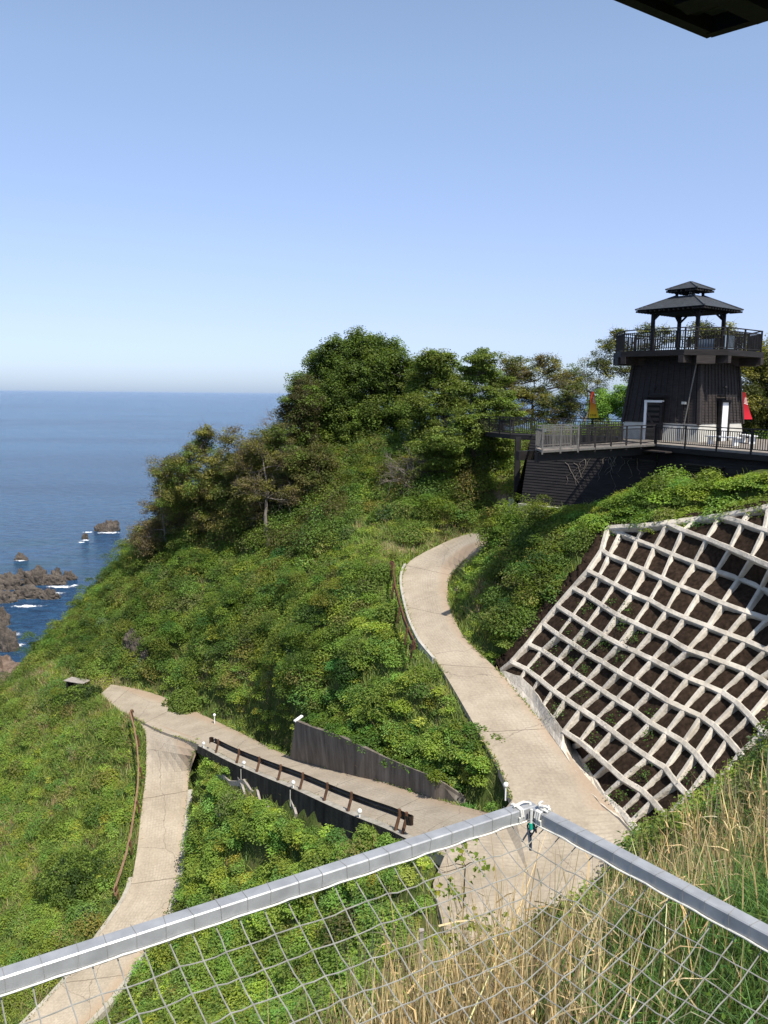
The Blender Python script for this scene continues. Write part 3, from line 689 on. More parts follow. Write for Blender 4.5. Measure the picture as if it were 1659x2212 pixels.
# strip of spilled soil along the left and top edge
ed = [N3[(r,1)] for r in range(8, -1, -1)]+TOP[1:]
sv, sq = [], []; st_ = []
for i in range(len(ed)-1):
    for k in range(10): t = k/10; st_.append((ed[i]*(1-t)+ed[i+1]*t, i))
ofs = []
for n_, (p, i) in enumerate(st_):
    o = np.array([-.20,.95,0]) if i < 8 else np.array([.35,.9,0])
    if n_ == 0: sm = o
    sm = sm*.8+o*.2; wd_ = RNG.uniform(.75, 1.15)
    for k in range(6):
        t = k/5; q = p+sm*(.12+t*wd_); zz = max(p[2]-.05+.30*t, gh(q[0], q[1])+.06*(1-t)) if k < 5 else gh(q[0], q[1])-.15
        sv.append((q[0]+RNG.normal(0,.04), q[1]+RNG.normal(0,.04), zz+RNG.normal(0,.035)))
    if n_: 
        b = (n_-1)*6
        for k in range(5): sq.append((b+k, b+k+1, b+7+k, b+6+k))
tag(np_mesh('dirt', np.array(sv), np.array(sq), M['soil'], smooth=True), kind='structure')

# ------------------------------------------------------------------ grey retaining wall on the upper side of road B
rw_ = empty('retaining_wall', tuple(D(*W_bot[0])), 'dark stained concrete retaining wall on the upper side of the lower road', 'retaining wall')
mb = MB(); tp = [D(*p) for p in W_top]; bt = [D(*p) for p in W_bot]; V = []
for k_, (a, b) in enumerate(zip(tp, bt)):
    h = b-a; back = np.array([.75,.55,0])*(.22 if k_ < 4 else .08)
    V += [b-np.array([0,0,.5]), a, a+back, b+back*1.2-np.array([0,0,.5])]
mb.add(V, [(i*4+k, (i+1)*4+k, (i+1)*4+(k+1) % 4, i*4+(k+1) % 4) for i in range(len(tp)-1) for k in range(4)]+[(0,1,2,3),(28,31,30,29)])
shift(mb, rw_).build('wall_face', M['wall'], rw_)
mb = MB(); e = tp[0]+np.array([-.05,.05,.03])
mb.beam(tp[0]+np.array([-.04,-.05,-.02]), tp[0]+np.array([.35,.45,.12]), .18, .10); shift(mb, rw_).build('coping_stub', M['white'], rw_, bevel=.02)

# ------------------------------------------------------------------ kerb wall carrying the guardrail on the lower side of road B
Lb, Rb = SB
kw = empty('retaining_wall', tuple(D(642,1704,19.4)), 'concrete kerb wall with a shaded face under the brown guardrail', 'retaining wall')
i0 = 2; i1 = max(i for i in range(len(Lb)) if proj(Lb[i])[0] > 432)+1
o1 = offset_line(Lb[i0:i1], Rb[i0:i1], .0); 
mb = MB(); V = []
nL = i1-i0
for k in range(nL):
    p = Lb[i0+k]; d = p-Rb[i0+k]; d[2] = 0; d /= np.linalg.norm(d)
    dep = 1.4 if 495 < proj(p)[0] < 805 else .35
    V += [p-d*.02+np.array([0,0,-.6]), p-d*.02+np.array([0,0,.12]), p+d*.30+np.array([0,0,.12]), p+d*.36+np.array([0,0,-dep])]
mb.add(V, [(i*4+k, (i+1)*4+k, (i+1)*4+(k+1) % 4, i*4+(k+1) % 4) for i in range(nL-1) for k in range(3)]+[(0,1,2,3),((nL-1)*4+3,(nL-1)*4+2,(nL-1)*4+1,(nL-1)*4)])
# top strip light, shade of the face put into its dark colour: two parts
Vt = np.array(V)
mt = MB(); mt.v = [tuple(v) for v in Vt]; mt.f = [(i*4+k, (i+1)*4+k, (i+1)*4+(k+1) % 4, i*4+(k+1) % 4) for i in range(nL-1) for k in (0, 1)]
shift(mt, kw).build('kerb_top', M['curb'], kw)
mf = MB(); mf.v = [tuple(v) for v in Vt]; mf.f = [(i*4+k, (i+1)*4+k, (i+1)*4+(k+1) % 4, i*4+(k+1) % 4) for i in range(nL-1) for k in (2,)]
shift(mf, kw).build('wall_face', M['wall_shaded'], kw)

# ------------------------------------------------------------------ guardrails
def at_len(P, s):
    """point at length s along polyline P, with its direction"""
    for i in range(len(P)-1):
        L = np.linalg.norm(P[i+1]-P[i])
        if s <= L or i == len(P)-2: return P[i]+(P[i+1]-P[i])*min(s/L, 1.0), (P[i+1]-P[i])/L
        s -= L
def plen(P): return sum(np.linalg.norm(P[i+1]-P[i]) for i in range(len(P)-1))
def w_rail(mb, P, out, h0, h1, depth=.07):
    """corrugated W rail along P between heights h0 and h1; out = side the ridges face (+1/-1)"""
    prof = [(0, h0), (depth, h0+(h1-h0)*.16), (depth, h0+(h1-h0)*.30), (.012, h0+(h1-h0)*.45), (.012, h0+(h1-h0)*.55), (depth, h0+(h1-h0)*.70), (depth, h0+(h1-h0)*.84), (0, h1)]
    V = []; n = len(P); m = len(prof)
    for i, p in enumerate(P):
        d = P[min(i+1, n-1)]-P[max(i-1, 0)]; d[2] = 0; d /= np.linalg.norm(d); s = np.array([d[1], -d[0], 0])*out
        for a, z in prof: V.append(p+s*a+np.array([0,0,z]))
        for a, z in prof[::-1]: V.append(p+s*(a-.012)+np.array([0,0,z]))
    k = 2*m; Fc = [(i*k+j, (i+1)*k+j, (i+1)*k+(j+1) % k, i*k+(j+1) % k) for i in range(n-1) for j in range(k)]
    Fc += [tuple(range(k)), tuple((n-1)*k+j for j in range(k))[::-1]]
    mb.add(V, Fc)
def guardrail(P, label, n_or_s, rail_mat, post_mat, out, h=.78, curl=True, off=.16, rad=.068, bend=True, hh=.34):
    root = empty('guardrail', tuple(P[0]), label, 'guardrail')
    mb = MB(); w_rail(mb, [p.copy() for p in P], out, h-hh, h, .08); shift(mb, root).build('rail', rail_mat, root)
    if curl:
        for e, s in ((0, -1), (-1, 1)):
            d = P[e]-P[1 if e == 0 else -2]; d /= np.linalg.norm(d); sd = np.array([d[1], -d[0], 0])*(out*-s)
            mb = MB(); c0 = P[e]+np.array([0,0,h-hh/2])
            pts = [c0+d*.26*math.sin(a)+sd*(.12*(1-math.cos(a))) for a in np.linspace(0, math.pi, 7)]
            for i in range(6): mb.beam(pts[i], pts[i+1], .02, hh, ext=.02)
            shift(mb, root).build('end_cap', rail_mat, root)
    for s in n_or_s:
        p, d = at_len(P, s); d = d.copy(); d[2] = 0; d /= np.linalg.norm(d); sd = np.array([d[1], -d[0], 0])*out
        b = p-sd*off; b[2] = max(b[2], gh(b[0], b[1])-.0)-.15 if not bend else b[2]-.25
        pts = [b-sd*(.10 if bend else 0), b+np.array([0,0,.35])-sd*(.08 if bend else 0), p-sd*(off*.6)+np.array([0,0,h*.72]), p-sd*off*.55+np.array([0,0,h+.06])]
        mb = MB(); mb.tube(pts, rad, 10)
        po = shift(mb, root).build('post', post_mat, root, smooth=False)
        mb = MB(); mb.box(p-sd*(off*.3)+np.array([0,0,h-hh*.5]), (.10,.10,.12)); shift(mb, root).build('bracket', post_mat, po if False else root)
    return root
GB = offset_line(Lb, Rb, -.10); GB = [p+np.array([0,0,.1]) for p in GB]
tot = plen(GB)
gA, gZ = D(929,1800,16.55), D(455,1618,21.75)
# keep the stretch between the two ends seen in the photo
i_s = min(range(len(GB)), key=lambda i: np.linalg.norm(GB[i][:2]-gA[:2])); i_e = min(range(len(GB)), key=lambda i: np.linalg.norm(GB[i][:2]-gZ[:2]))
GBs = GB[i_s:i_e+1]; tl = plen(GBs)
xs_posts = [748,697,645,597,549,503.5]  # print x of the bent posts
def s_of_x(P, x):
    acc = 0
    for i in range(len(P)-1):
        x0 = proj(P[i])[0]; x1 = proj(P[i+1])[0]; L = np.linalg.norm(P[i+1]-P[i])
        if (x0-x)*(x1-x) <= 0: return acc+L*abs(x-x0)/max(abs(x1-x0), 1e-6)
        acc += L
    return acc
guardrail(GBs, 'dark brown guardrail on bent posts along the kerb of the lower road', [.3, s_of_x(GBs, 866)]+[s_of_x(GBs, x+6) for x in (756,704,651,603,557,513,468)], M['rust_dark'], M['rust'], 1, off=.13)
Lc = offset_line(SCc[0], SCc[1], .35)
c_xy = [(282,1538,22.9),(291,1570,23.2),(298,1612,23.8),(301,1660,24.6),(299,1700,25.25),(293,1745,25.9),(285,1795,26.6),(275,1843,27.3),(262,1885,27.9),(248,1925,28.4)]
GC = [D(x, y+16, d) for x, y, d in c_xy]
tc = plen(GC)
guardrail(GC, 'rusty brown guardrail half buried in weeds left of the descending path', [.15]+[tc*f for f in (.22,.42,.60,.80)]+[tc-.1], M['rail_tan'], M['rust'], 1, h=.60, bend=False, rad=.06, hh=.17)
a_xy = [(850,1222,11.0),(849,1245,11.35),(853,1275,11.8),(862,1310,12.25),(872,1345,12.65),(884,1375,12.95),(896,1400,13.2)]
GA = [D(x, y+17, d) for x, y, d in a_xy]; ta = plen(GA)
guardrail(GA, 'thin rusty guardrail on the outer edge of the upper road bend', [.1]+[ta*f for f in (.3,.6,.85)]+[ta-.1], M['rust'], M['rust'], -1, h=.7, bend=False, rad=.055, hh=.24)

# ------------------------------------------------------------------ white reflectors along the lower roads
refl = [(180,487,.45),(390,592,.5),(655,706,.5),(998,850,.5),(200,297,.3)]
REFL_LABEL = ['round white reflector beside the far end of the kerb guardrail','white reflector low on the kerb, second bent guardrail post from the far end',
              'white reflector on the kerb near the middle of the long guardrail','white reflector on the kerb nearest the steel railing','white reflector post in the weeds across the junction from the guardrail']
def reflector(P, lab, h=.35):
    r = empty('road_reflector', tuple(P), lab, 'reflector', 'white road reflectors')
    mb = MB(); mb.tube([(0,0,-.25), (0,0,h-.05)], .03, 8); mb.build('stem', M['white'], r)
    mb = MB(); mb.ball((0,0,h+.04), .10, 12, 8, (1,.75,1.15)); mb.build('reflector_head', M['white'], r, smooth=True); return r
for (x, y, h), lab in zip(refl, REFL_LABEL):
    X, Y = (700+.7233*x)/1.8228, (2600+.7233*y)/1.8228
    if x == 200: p = D(X, Y+12, 22.6)
    else:
        i = min(range(len(GB)), key=lambda i: abs(proj(GB[i])[0]-X)); d = Lb[i]-Rb[i]; d[2] = 0; d /= np.linalg.norm(d); p = Lb[i]+d*.22
    reflector(p, lab)
reflector(D(1092,1716,15.15), 'white reflector on the bank edge just behind the steel corner')
# short drain pipes on the wall face
for x in (404, 672):
    X = (700+.7233*x)/1.8228; i = min(range(len(GB)), key=lambda i: abs(proj(GB[i])[0]-X)); d = Lb[i]-Rb[i]; d[2] = 0; d /= np.linalg.norm(d)
    p = Lb[i]+d*.40; mb = MB(); mb.tube([p+np.array([0,0,.05]), p+np.array([0,0,-.8])], .02, 8)
    shift(mb, kw).build('drain_pipe', M['plinth'], kw)

# ------------------------------------------------------------------ bench at the end of the gravel lay-by
b0, b1 = D(147,1466,23.15), D(186,1474,23.2)
ang = math.atan2(*(b1-b0)[[1,0]]); ctr = (b0+b1)/2; ctr[2] = gh(ctr[0], ctr[1])
bench = empty('bench', tuple(ctr), 'low weathered wooden bench on the grass at the far end of the lay-by', 'bench', rz=ang)
for k in range(4):
    mb = MB(); mb.box((0, -.36+.24*k, .52), (1.95,.215,.06)); mb.build('seat_plank', M['wood_grey'], bench, bevel=.008)
for s in (-1, 1):
    mb = MB(); mb.box((s*.7, 0, .24), (.12,.8,.50)); mb.build('leg', M['steel_dark'], bench, bevel=.01)

# ------------------------------------------------------------------ wooden marker post in front of the junction
p = D(912,1880,17); 
pp = Z(912,1925,24); mp_ = MB(); mp_.box((0,0,.75), (.12,.12,1.5)); 
o = empty('marker_post', (pp[0], pp[1], gh(pp[0],pp[1])), 'square weathered wooden post behind the net left of the leafy sapling', 'post')
mp_.build('shaft', M['wood_grey'], o, bevel=.01); mp_ = MB(); mp_.box((0,0,1.53), (.15,.15,.06)); mp_.build('cap', M['wood_grey'], o, bevel=.01)

# stamped outlines of an older concrete grid showing through the weeds
def weed_grid(lst):
    r = empty('retaining_wall', tuple(Z(*lst[0][0])), 'old concrete lattice nearly swallowed by weeds below the kerb wall', 'retaining wall')
    mb = MB()
    for a, b in lst:
        p, q = Z(*a), Z(*b)
        n = 6; pts = [p*(1-i/n)+q*i/n for i in range(n+1)]
        for k in pts: k[2] = gh(k[0], k[1])+.02
        for i in range(n): mb.beam(pts[i], pts[i+1], .12, .3, ext=.02)
    shift(mb, r).build('grid_beams', M['wood_grey'], r)
weed_grid([((500,1668,49.5),(530,1770,45.5)), ((545,1700,46),(580,1790,42.5)), ((470,1730,49.5),(560,1760,44.8)), ((470,1790,47.5),(560,1810,43)), ((620,1765,42.5),(640,1820,40.5))])

# low step across the apron below the junction
mb = MB(); st = [D(1045,1968,17.05), D(1110,1958,16.95), D(1180,1962,16.9), D(1245,1975,16.8)]
for i in range(3): mb.beam(st[i]+np.array([0,0,-.08]), st[i+1]+np.array([0,0,-.08]), .45, .40, ext=.01)
tag(mb.build('kerb', M['curb']), kind='structure')
# ------------------------------------------------------------------ watchtower and decks
TH = math.radians(-50.0)       # the tower's own +x faces right, -y faces left towards the viewer
tc0 = Z(1471, 958, 50.5)
FL = H-2.55                     # lower deck
TC = np.array([tc0[0], tc0[1], FL])
tower = empty('watchtower', tuple(TC), 'black clad lookout tower with an open roofed deck on top', 'tower', rz=TH)
tower.scale = (1.065,)*3
def sq_ring(h, z): return [(-h,-h,z),(h,-h,z),(h,h,z),(-h,h,z)]
def batter(z): # half width of the shaft at height z above the lower deck
    return 2.40-(2.40-1.97)*(z/4.5)
z0, z1 = .95, 4.55
mb = MB(); nC = 24
for k in range(nC):
    za, zb = z0+(z1-z0)*k/nC, z0+(z1-z0)*(k+1)/nC
    R0, R1 = sq_ring(batter(za)+.035, za), sq_ring(batter(zb)+.004, zb)
    mb.add(R0+R1, [(i, (i+1) % 4, 4+(i+1) % 4, 4+i) for i in range(4)])
    if k < nC-1: mb.add(R1+sq_ring(batter(zb)+.035, zb), [(i, (i+1) % 4, 4+(i+1) % 4, 4+i) for i in range(4)])
mb.build('clad_wall', M['clad_light'], tower)
mb = MB(); R0, R1 = sq_ring(batter(0)+.0, 0), sq_ring(batter(.95)+.0, .95)
mb.add(R0+R1, [(i, (i+1) % 4, 4+(i+1) % 4, 4+i) for i in range(4)]+[(4,5,6,7)]); mb.build('plinth', M['plinth'], tower)
def face_pt(face, u, z, out=0.0):
    """u along the face; face 'L' = -y side, 'R' = +x side, 'B' = +y, 'W' = -x"""
    h = batter(z)+out
    return {'L': (u, -h, z), 'R': (h, u, z), 'B': (u, h, z), 'W': (-h, u, z)}[face]
DOOR = {'L': (-.72, .12, 2.15), 'R': (-.40, .35, 2.1)}
mb = MB()
for fc in 'LRBW':
    for u in np.arange(-2.2, 2.21, .40):
        if fc in DOOR and DOOR[fc][0]-.1 < u*.9 < DOOR[fc][1]+.1: za = 2.55
        else: za = .98
        ut = u*(batter(z1)/batter(0)); a = face_pt(fc, u*batter(za)/batter(0), za, .045); b = face_pt(fc, ut, z1, .03)
        up = {'L': (0,-1,0), 'R': (1,0,0), 'B': (0,1,0), 'W': (-1,0,0)}[fc]
        mb.beam(a, b, .055, .05, up=up)
mb.build('battens', M['clad_light'], tower)
for sx, sy in ((1,-1), (1,1), (-1,-1), (-1,1)):
    mb = MB(); a, b = batter(.9)+.03, batter(z1)+.03
    mb.beam((sx*a, sy*a, .9), (sx*b, sy*b, z1), .17, .17, up=(sx, 0, .1)); mb.build('corner_board', M['clad_light'], tower)
# doors
def door(fc, u0, u1, hgt, open_):
    up = {'L': np.array([0,-1,0.]), 'R': np.array([1.,0,0])}[fc]
    P = lambda u, z, o: np.array(face_pt(fc, u, 0, o) if True else 0)+np.array([0,0,z])
    o_ = .06
    r = MB(); c0 = (P(u0, 0, o_)+P(u1, 0, o_))/2; wd = u1-u0
    sz = (wd, .10, hgt) if fc == 'L' else (.10, wd, hgt)
    r.box(c0+np.array([0,0,hgt/2]), sz); dr = r.build('door', M['eave'] if fc == 'L' else M['white'], tower)
    f = MB()
    mat = M['white'] if fc == 'L' else M['clad']
    for u in (u0-.06, u1+.06):
        if fc == 'L' and u > u0: continue
        f.box(P(u, hgt/2, o_+.03), (.14,.18,hgt+.1) if fc == 'L' else (.18,.12,hgt+.1))
    f.box(P((u0+u1)/2, hgt+.07, o_+.035), (wd+.26,.2,.12) if fc == 'L' else (.2,wd+.26,.12))
    f.build('frame', mat, dr)
    if fc == 'L':
        g = MB(); g.box(P(u1+.07, hgt/2, o_+.03), (.14,.18,hgt+.1)); g.build('frame', M['clad'], dr)
        g = MB()
        for z in np.arange(.3, hgt, .28): g.box(P((u0+u1)/2, z, o_+.07), (wd-.08,.03,.16))
        g.beam(P(u0+.1, hgt*.72, o_+.1), P(u1-.1, hgt*.2, o_+.1), .03, .12); g.build('door_boards', M['clad_light'], dr)
    c = MB(); c.box(P((u0+u1)/2, hgt+.34, .16), (wd+.6,.5,.10) if fc == 'L' else (.5,wd+.35,.10)); c.build('canopy', M['clad'], tower)
    l = MB(); q = P((u0+u1)/2, hgt+.8, .06); l.ball(q, .09, 8, 6); l.beam(q, q-up*.15, .04, .04); l.build('wall_lamp', M['steel_dark'], tower)
door('L', -.72, .12, 2.05, True); door('R', -.40, .35, 2.1, False)
# pale down pipe and box
mb = MB(); mb.tube([(2.05,-2.25,4.3),(1.95,-2.30,4.05),(1.55,-2.42,1.0),(1.52,-2.48,.1)], .035, 8); mb.tube([(2.1,-2.2,4.32),(2.5,-2.25,4.42)], .03, 8); mb.build('downpipe', M['steel_grey'], tower)
mb = MB(); mb.box((1.42,-2.34,2.05), (.26,.12,.14)); mb.build('junction_box', M['plinth'], tower)
# upper deck: octagon floor with projecting beams
hw, ct = 3.45, 1.55
OCT = [(-hw+ct,-hw),(hw-ct,-hw),(hw,-hw+ct),(hw,hw-ct),(hw-ct,hw),(-hw+ct,hw),(-hw,hw-ct),(-hw,-hw+ct)]
UZ = 4.83
mb = MB(); mb.prism([(x*1.01, y*1.01) for x, y in OCT], UZ-.30, UZ); mb.build('deck_floor', M['clad'], tower)
for s in (-1, 1):
    for q in (1.75,):
        mb = MB(); mb.box((s*q, 0, UZ-.49), (.30, 2*hw+.1, .37)); mb.build('support_beam', M['clad_light'], tower)
        mb = MB(); mb.box((0, s*q, UZ-.50), (2*hw+.1, .30, .37)); mb.build('support_beam', M['clad_light'], tower)
for k in range(4):
    a = math.radians(45+90*k); mb = MB()
    Rm = np.array([[math.cos(a), -math.sin(a), 0], [math.sin(a), math.cos(a), 0], [0,0,1]])
    mb.box(Rm@np.array([2.75, 0, UZ-.52]), (2.2,.95,.42), Rm); mb.build('support_beam', M['clad_light'], tower)

def railing_parts(parent, pts, h=1.0, closed=False, mat='steel_dark', post_gap=1.6, bal_gap=.125, bal=.022, pw=.075, top=(.09,.05), double=True, posts_at=None, local=True, under=0.0):
    """posts are children of their own; the balusters of one run are one panel"""
    pts = [np.array(p, float) for p in pts]
    if closed: pts = pts+[pts[0]]
    Z_ = np.array([0,0,1.0]); hr = MB(); bp = MB(); placed = []
    for i in range(len(pts)-1):
        a, b = pts[i], pts[i+1]; L = np.linalg.norm(b-a)
        if L < .05: continue
        hr.beam(a+Z_*h, b+Z_*h, top[0], top[1], ext=.03)
        if double: bp.beam(a+Z_*(h-.16), b+Z_*(h-.16), .035, .045)
        bp.beam(a+Z_*.10, b+Z_*.10, .035, .045)
        n = int(L/bal_gap)
        for k in range(1, n):
            p = a+(b-a)*k/n; bp.beam(p+Z_*.10, p+Z_*(h-(.16 if double else .02)), bal, bal, up=(1,0,0))
        m = max(1, round(L/post_gap))
        for k in range(m+1):
            p = a+(b-a)*k/m
            if all(np.linalg.norm(p-q) > .2 for q in placed): placed.append(p)
    hr.build('handrail', M[mat], parent); bp.build('baluster_panel', M[mat], parent)
    for p in placed:
        q = MB(); q.box((p[0], p[1], p[2]+(h-under)/2), (pw, pw, h+under)); q.build('post', M[mat], parent)
ur = empty('railing', tuple(TC+np.array([0,0,UZ*1.065])), 'dark railing round the upper lookout deck of the tower', 'railing', rz=TH)
ur.scale = (1.065,)*3; bpy.context.view_layer.update()
railing_parts(ur, [(x*.97, y*.97, 0) for x, y in OCT], h=1.12, closed=True, post_gap=1.9, bal=.035, bal_gap=.13)
# gazebo roof
for sx in (-1, 1):
    for sy in (-1, 1):
        mb = MB(); g = 1.36; mb.box((sx*g, sy*g, UZ+1.12), (.17,.17,2.24)); mb.build('roof_post', M['clad'], tower)
        mb = MB()
        mb.beam((sx*g, sy*g, UZ+1.75), (sx*(g-.5), sy*g, UZ+2.2), .09,.09); mb.beam((sx*g, sy*g, UZ+1.75), (sx*g, sy*(g-.5), UZ+2.2), .09,.09)
        mb.build('brace', M['clad'], tower)
def hip_roof(half, zb, zt, top, nm, steps=10):
    mb = MB()
    for k in range(steps):
        a, b = k/steps, (k+1)/steps
        h0, h1 = half+(top-half)*a, half+(top-half)*b; za, zb_ = zb+(zt-zb)*a, zb+(zt-zb)*b
        R0, R1 = sq_ring(h0+.02, za+.03), sq_ring(h1+.02, zb_+.012)
        mb.add(R0+R1, [(i, (i+1) % 4, 4+(i+1) % 4, 4+i) for i in range(4)])
        mb.add(sq_ring(h0+.02, za+.03)+sq_ring(h0+.02, za), [(i, 4+i, 4+(i+1) % 4, (i+1) % 4) for i in range(4)])
    mb.add(sq_ring(top+.02, zt+.01), [(0,1,2,3)])
    o = mb.build(nm, M['shingle'], tower)
    u = MB(); u.add(sq_ring(half-.01, zb-.05)+sq_ring(max(top-.05, .05), zt-.12), [(0,3,2,1),(4,5,6,7)]+[(i, (i+1) % 4, 4+(i+1) % 4, 4+i) for i in range(4)])
    n = int(half*2/.28)
    for k in range(n+1):
        t = -half+.06+(2*half-.12)*k/n
        for P in ((t, -half+.35), (t, half-.35)): u.box((P[0], P[1], zb-.085), (.07,.72,.09))
        for P in ((-half+.35, t), (half-.35, t)): u.box((P[0], P[1], zb-.088), (.72,.07,.09))
    u.build('rafters', M['clad'], tower)
    r = MB()
    for sx in (-1, 1):
        for sy in (-1, 1): r.beam((sx*(half+.03), sy*(half+.03), zb+.05), (sx*top, sy*top, zt+.04), .10, .05)
    r.build('ridge_cap', M['shingle'], tower)
hip_roof(2.06, UZ+2.32, UZ+3.08, .55, 'roof'); 
mb = MB(); mb.box((0,0,UZ+2.2), (2.85,2.85,.16)); mb.build('ceiling_beam', M['clad'], tower)
for sx in (-1, 1):
    for sy in (-1, 1):
        mb = MB(); mb.box((sx*.5, sy*.5, UZ+3.24), (.12,.12,.42)); mb.build('lantern_post', M['clad'], tower)
hip_roof(.93, UZ+3.42, UZ+3.85, .04, 'lantern_roof', 6)
mb = MB(); mb.box((.15,-.2,UZ+3.3), (.16,.1,.14)); mb.build('speaker', M['plinth'], tower)
# information boards standing on the upper deck
for k, (x, y, rz) in enumerate([(-.2, 2.3, 0), (2.3, .3, 90)]):
    Rm = np.array([[math.cos(math.radians(rz)), -math.sin(math.radians(rz)), 0], [math.sin(math.radians(rz)), math.cos(math.radians(rz)), 0], [0,0,1]])
    Mw = tower.matrix_world@Vector((x, y, UZ))
    o = empty('information_board', tuple(Mw), ['pale blue panel behind the upper railing, left of the near gazebo post', 'pale blue panel behind the upper railing, right of the near gazebo post'][k], 'board', rz=TH+math.radians(rz))
    mb = MB(); mb.box((0,0,.55), (1.25,.05,.75)); mb.build('panel', M['glass'], o)
    for s in (-1, 1): mb = MB(); mb.box((s*.6,0,.45), (.06,.06,.9)); mb.build('leg', M['steel_dark'], o)

# ---- lower deck, its clad base, balcony and footbridge
def P4(x, y, drop): return D(1031.4+.3783*x, 877.8+.3783*y, drop)     # points read off on the deck crop
DR = 2.55
E1 = P4(370,250,DR); E2 = P4(595,240,DR); E3 = P4(1020,213,DR); E4 = P4(1150,222,DR); E5 = P4(1659,266,DR)
dirR = (E5-E3); dirR[2] = 0; dirR /= np.linalg.norm(dirR)
E3b = E3.copy(); E6 = E3+dirR*17.0
perp = np.array([-dirR[1], dirR[0], 0]); perp = perp if perp[1] > 0 else -perp
deck_poly = [E3[:2], E6[:2], (E6+perp*9.5)[:2], (E3+perp*10.5-dirR*6)[:2], (E3+perp*3.2-dirR*7.2)[:2], (E3+perp*.5-dirR*3.0)[:2]]
base = empty('building', tuple(np.array([E3[0], E3[1], H-6])), 'long black boarded building with leaning walls under the terrace', 'building')
mb = MB(); mb.prism([tuple(p) for p in deck_poly], FL-.16, FL-.004); shift(mb, base).build('terrace_floor', M['deckwood'], base)
# leaning, boarded walls: list of top points, bottoms pushed outwards
def clad_wall(pts, name, ztop, zbots, lean, nrm_list, n=26):
    mb = MB(); m = len(pts)
    for i in range(m-1):
        a, b = pts[i], pts[i+1]
        for k in range(n):
            Rw = []
            for (q, zb, nr) in ((a, zbots[i], nrm_list[i]), (b, zbots[i+1], nrm_list[i+1])):
                for t, o in ((k/n, .035), ((k+1)/n, .0)):
                    z = zb+(ztop-zb)*t; dd = (ztop-z)*lean+o; Rw.append(np.array([q[0]+nr[0]*dd, q[1]+nr[1]*dd, z]))
            mb.add([Rw[0], Rw[2], Rw[3], Rw[1]], [(0,1,2,3)])
            if k < n-1:
                Rn = []
                for (q, zb, nr) in ((a, zbots[i], nrm_list[i]), (b, zbots[i+1], nrm_list[i+1])):
                    z = zb+(ztop-zb)*(k+1)/n; dd = (ztop-z)*lean; Rn.append((q[0]+nr[0]*dd, q[1]+nr[1]*dd, z)); Rn.append((q[0]+nr[0]*(dd+.035), q[1]+nr[1]*(dd+.035), z))
                mb.add([Rn[0], Rn[2], Rn[3], Rn[1]], [(0,1,2,3)])
    return shift(mb, base).build(name, M['clad'], base)
Cl = Z(1146,946,50.5)
nrm = np.array([-perp[0], -perp[1]]); 
cA = np.array([Cl[0], Cl[1]]); cB = np.array([E3[0], E3[1]])+perp[:2]*.25
mid = D(1031.4+.3783*628, 877.8+.3783*330, 3.6)
seam = cA+(cB-cA)*.52
nA = np.array([(cB-cA)[1], -(cB-cA)[0]]); nA = nA/np.linalg.norm(nA); nA = nA if nA[1] < 0 else -nA
clad_wall([cA, seam, cB], 'clad_wall', FL-.15, [H-7.0, H-7.0, H-6.6], .23, [nA, nA, (nA+nrm)/np.linalg.norm(nA+nrm)])
clad_wall([cB, np.array([E6[0], E6[1]])+perp[:2]*.25], 'clad_wall', FL-.36, [H-6.6, H-6.0], .23, [(nA+nrm)/np.linalg.norm(nA+nrm), nrm])
back = cA+np.array([2.5, 6.5]); nW = np.array([-(back-cA)[1], (back-cA)[0]]); nW = nW/np.linalg.norm(nW)
clad_wall([back, cA], 'clad_wall', FL-.15, [H-7.0, H-7.0], .23, [nW, nW])
clad_wall([cA+nA*.01, cA+nA*.02], 'corner_board', FL-.15, [H-7.0, H-7.0], .23, [nA, nA], 3)
mb = MB(); mb.beam((E3+np.array([0,0,-.26]))-dirR*.3, E6+np.array([0,0,-.26]), .22, .26); shift(mb, base).build('edge_beam', M['clad'], base)
mb = MB(); mb.prism([tuple(cA), tuple(cB), tuple(np.array(E6[:2])+perp[:2]*.3), tuple(np.array(E6[:2])+perp[:2]*9), tuple(back)], FL-.60, FL-.38); shift(mb, base).build('ceiling_slab', M['clad'], base)
mb = MB(); a = np.array([*(cA+nA*(.23*4.3+.05)), H-6.75]); b = a+np.array([*(cB-cA), 0])*.4; mb.beam(a, b, .3, .5); shift(mb, base).build('footing', M['concrete'], base)
# louvred windows and ledges on the leaning wall
def on_wall(s, z, out=0.0):
    """s metres to the right of the wall's left corner at height z (in the plane of the left, then the right section)"""
    Lc_ = np.linalg.norm(cB-cA); dd = (FL-.35-z)*.23+out
    if s < Lc_: q = cA+(cB-cA)*(s/Lc_)+nA*dd
    else: q = cB+dirR[:2]*(s-Lc_)+nrm*dd
    return np.array([q[0], q[1], z])
def s_for(x4, y4, z):
    X, Y = 1031.4+.3783*x4, 877.8+.3783*y4
    return min(np.arange(0, 22, .05), key=lambda s: abs(proj(on_wall(s, z))[0]-X))
for x0, x1, yt, zt, hh, lab in [(440,588,295,0,.42,'w'),(835,905,320,0,.5,'w'),(932,1005,325,0,.46,'w'),(1197,1400,350,0,.55,'w')]:
    z = H-3.25 if x0 < 600 else (H-3.75 if x0 < 1100 else H-3.75)
    s0, s1 = s_for(x0, yt, z), s_for(x1, yt, z)
    a, b = on_wall(s0, z, .03), on_wall(s1, z, .03)
    mb = MB(); mb.beam(a, b, .06, hh); w_ = shift(mb, base).build('window', M['eave'], base)
    mb = MB()
    for k in range(5): mb.beam(on_wall(s0, z-hh/2+hh*(k+.5)/5, .09), on_wall(s1, z-hh/2+hh*(k+.5)/5, .09), .05, .025)
    mb.beam(on_wall(s0-.05, z+hh/2+.03, .13), on_wall(s1+.05, z+hh/2+.03, .13), .22, .06)
    shift(mb, base).build('louvre', M['clad_light'], w_)
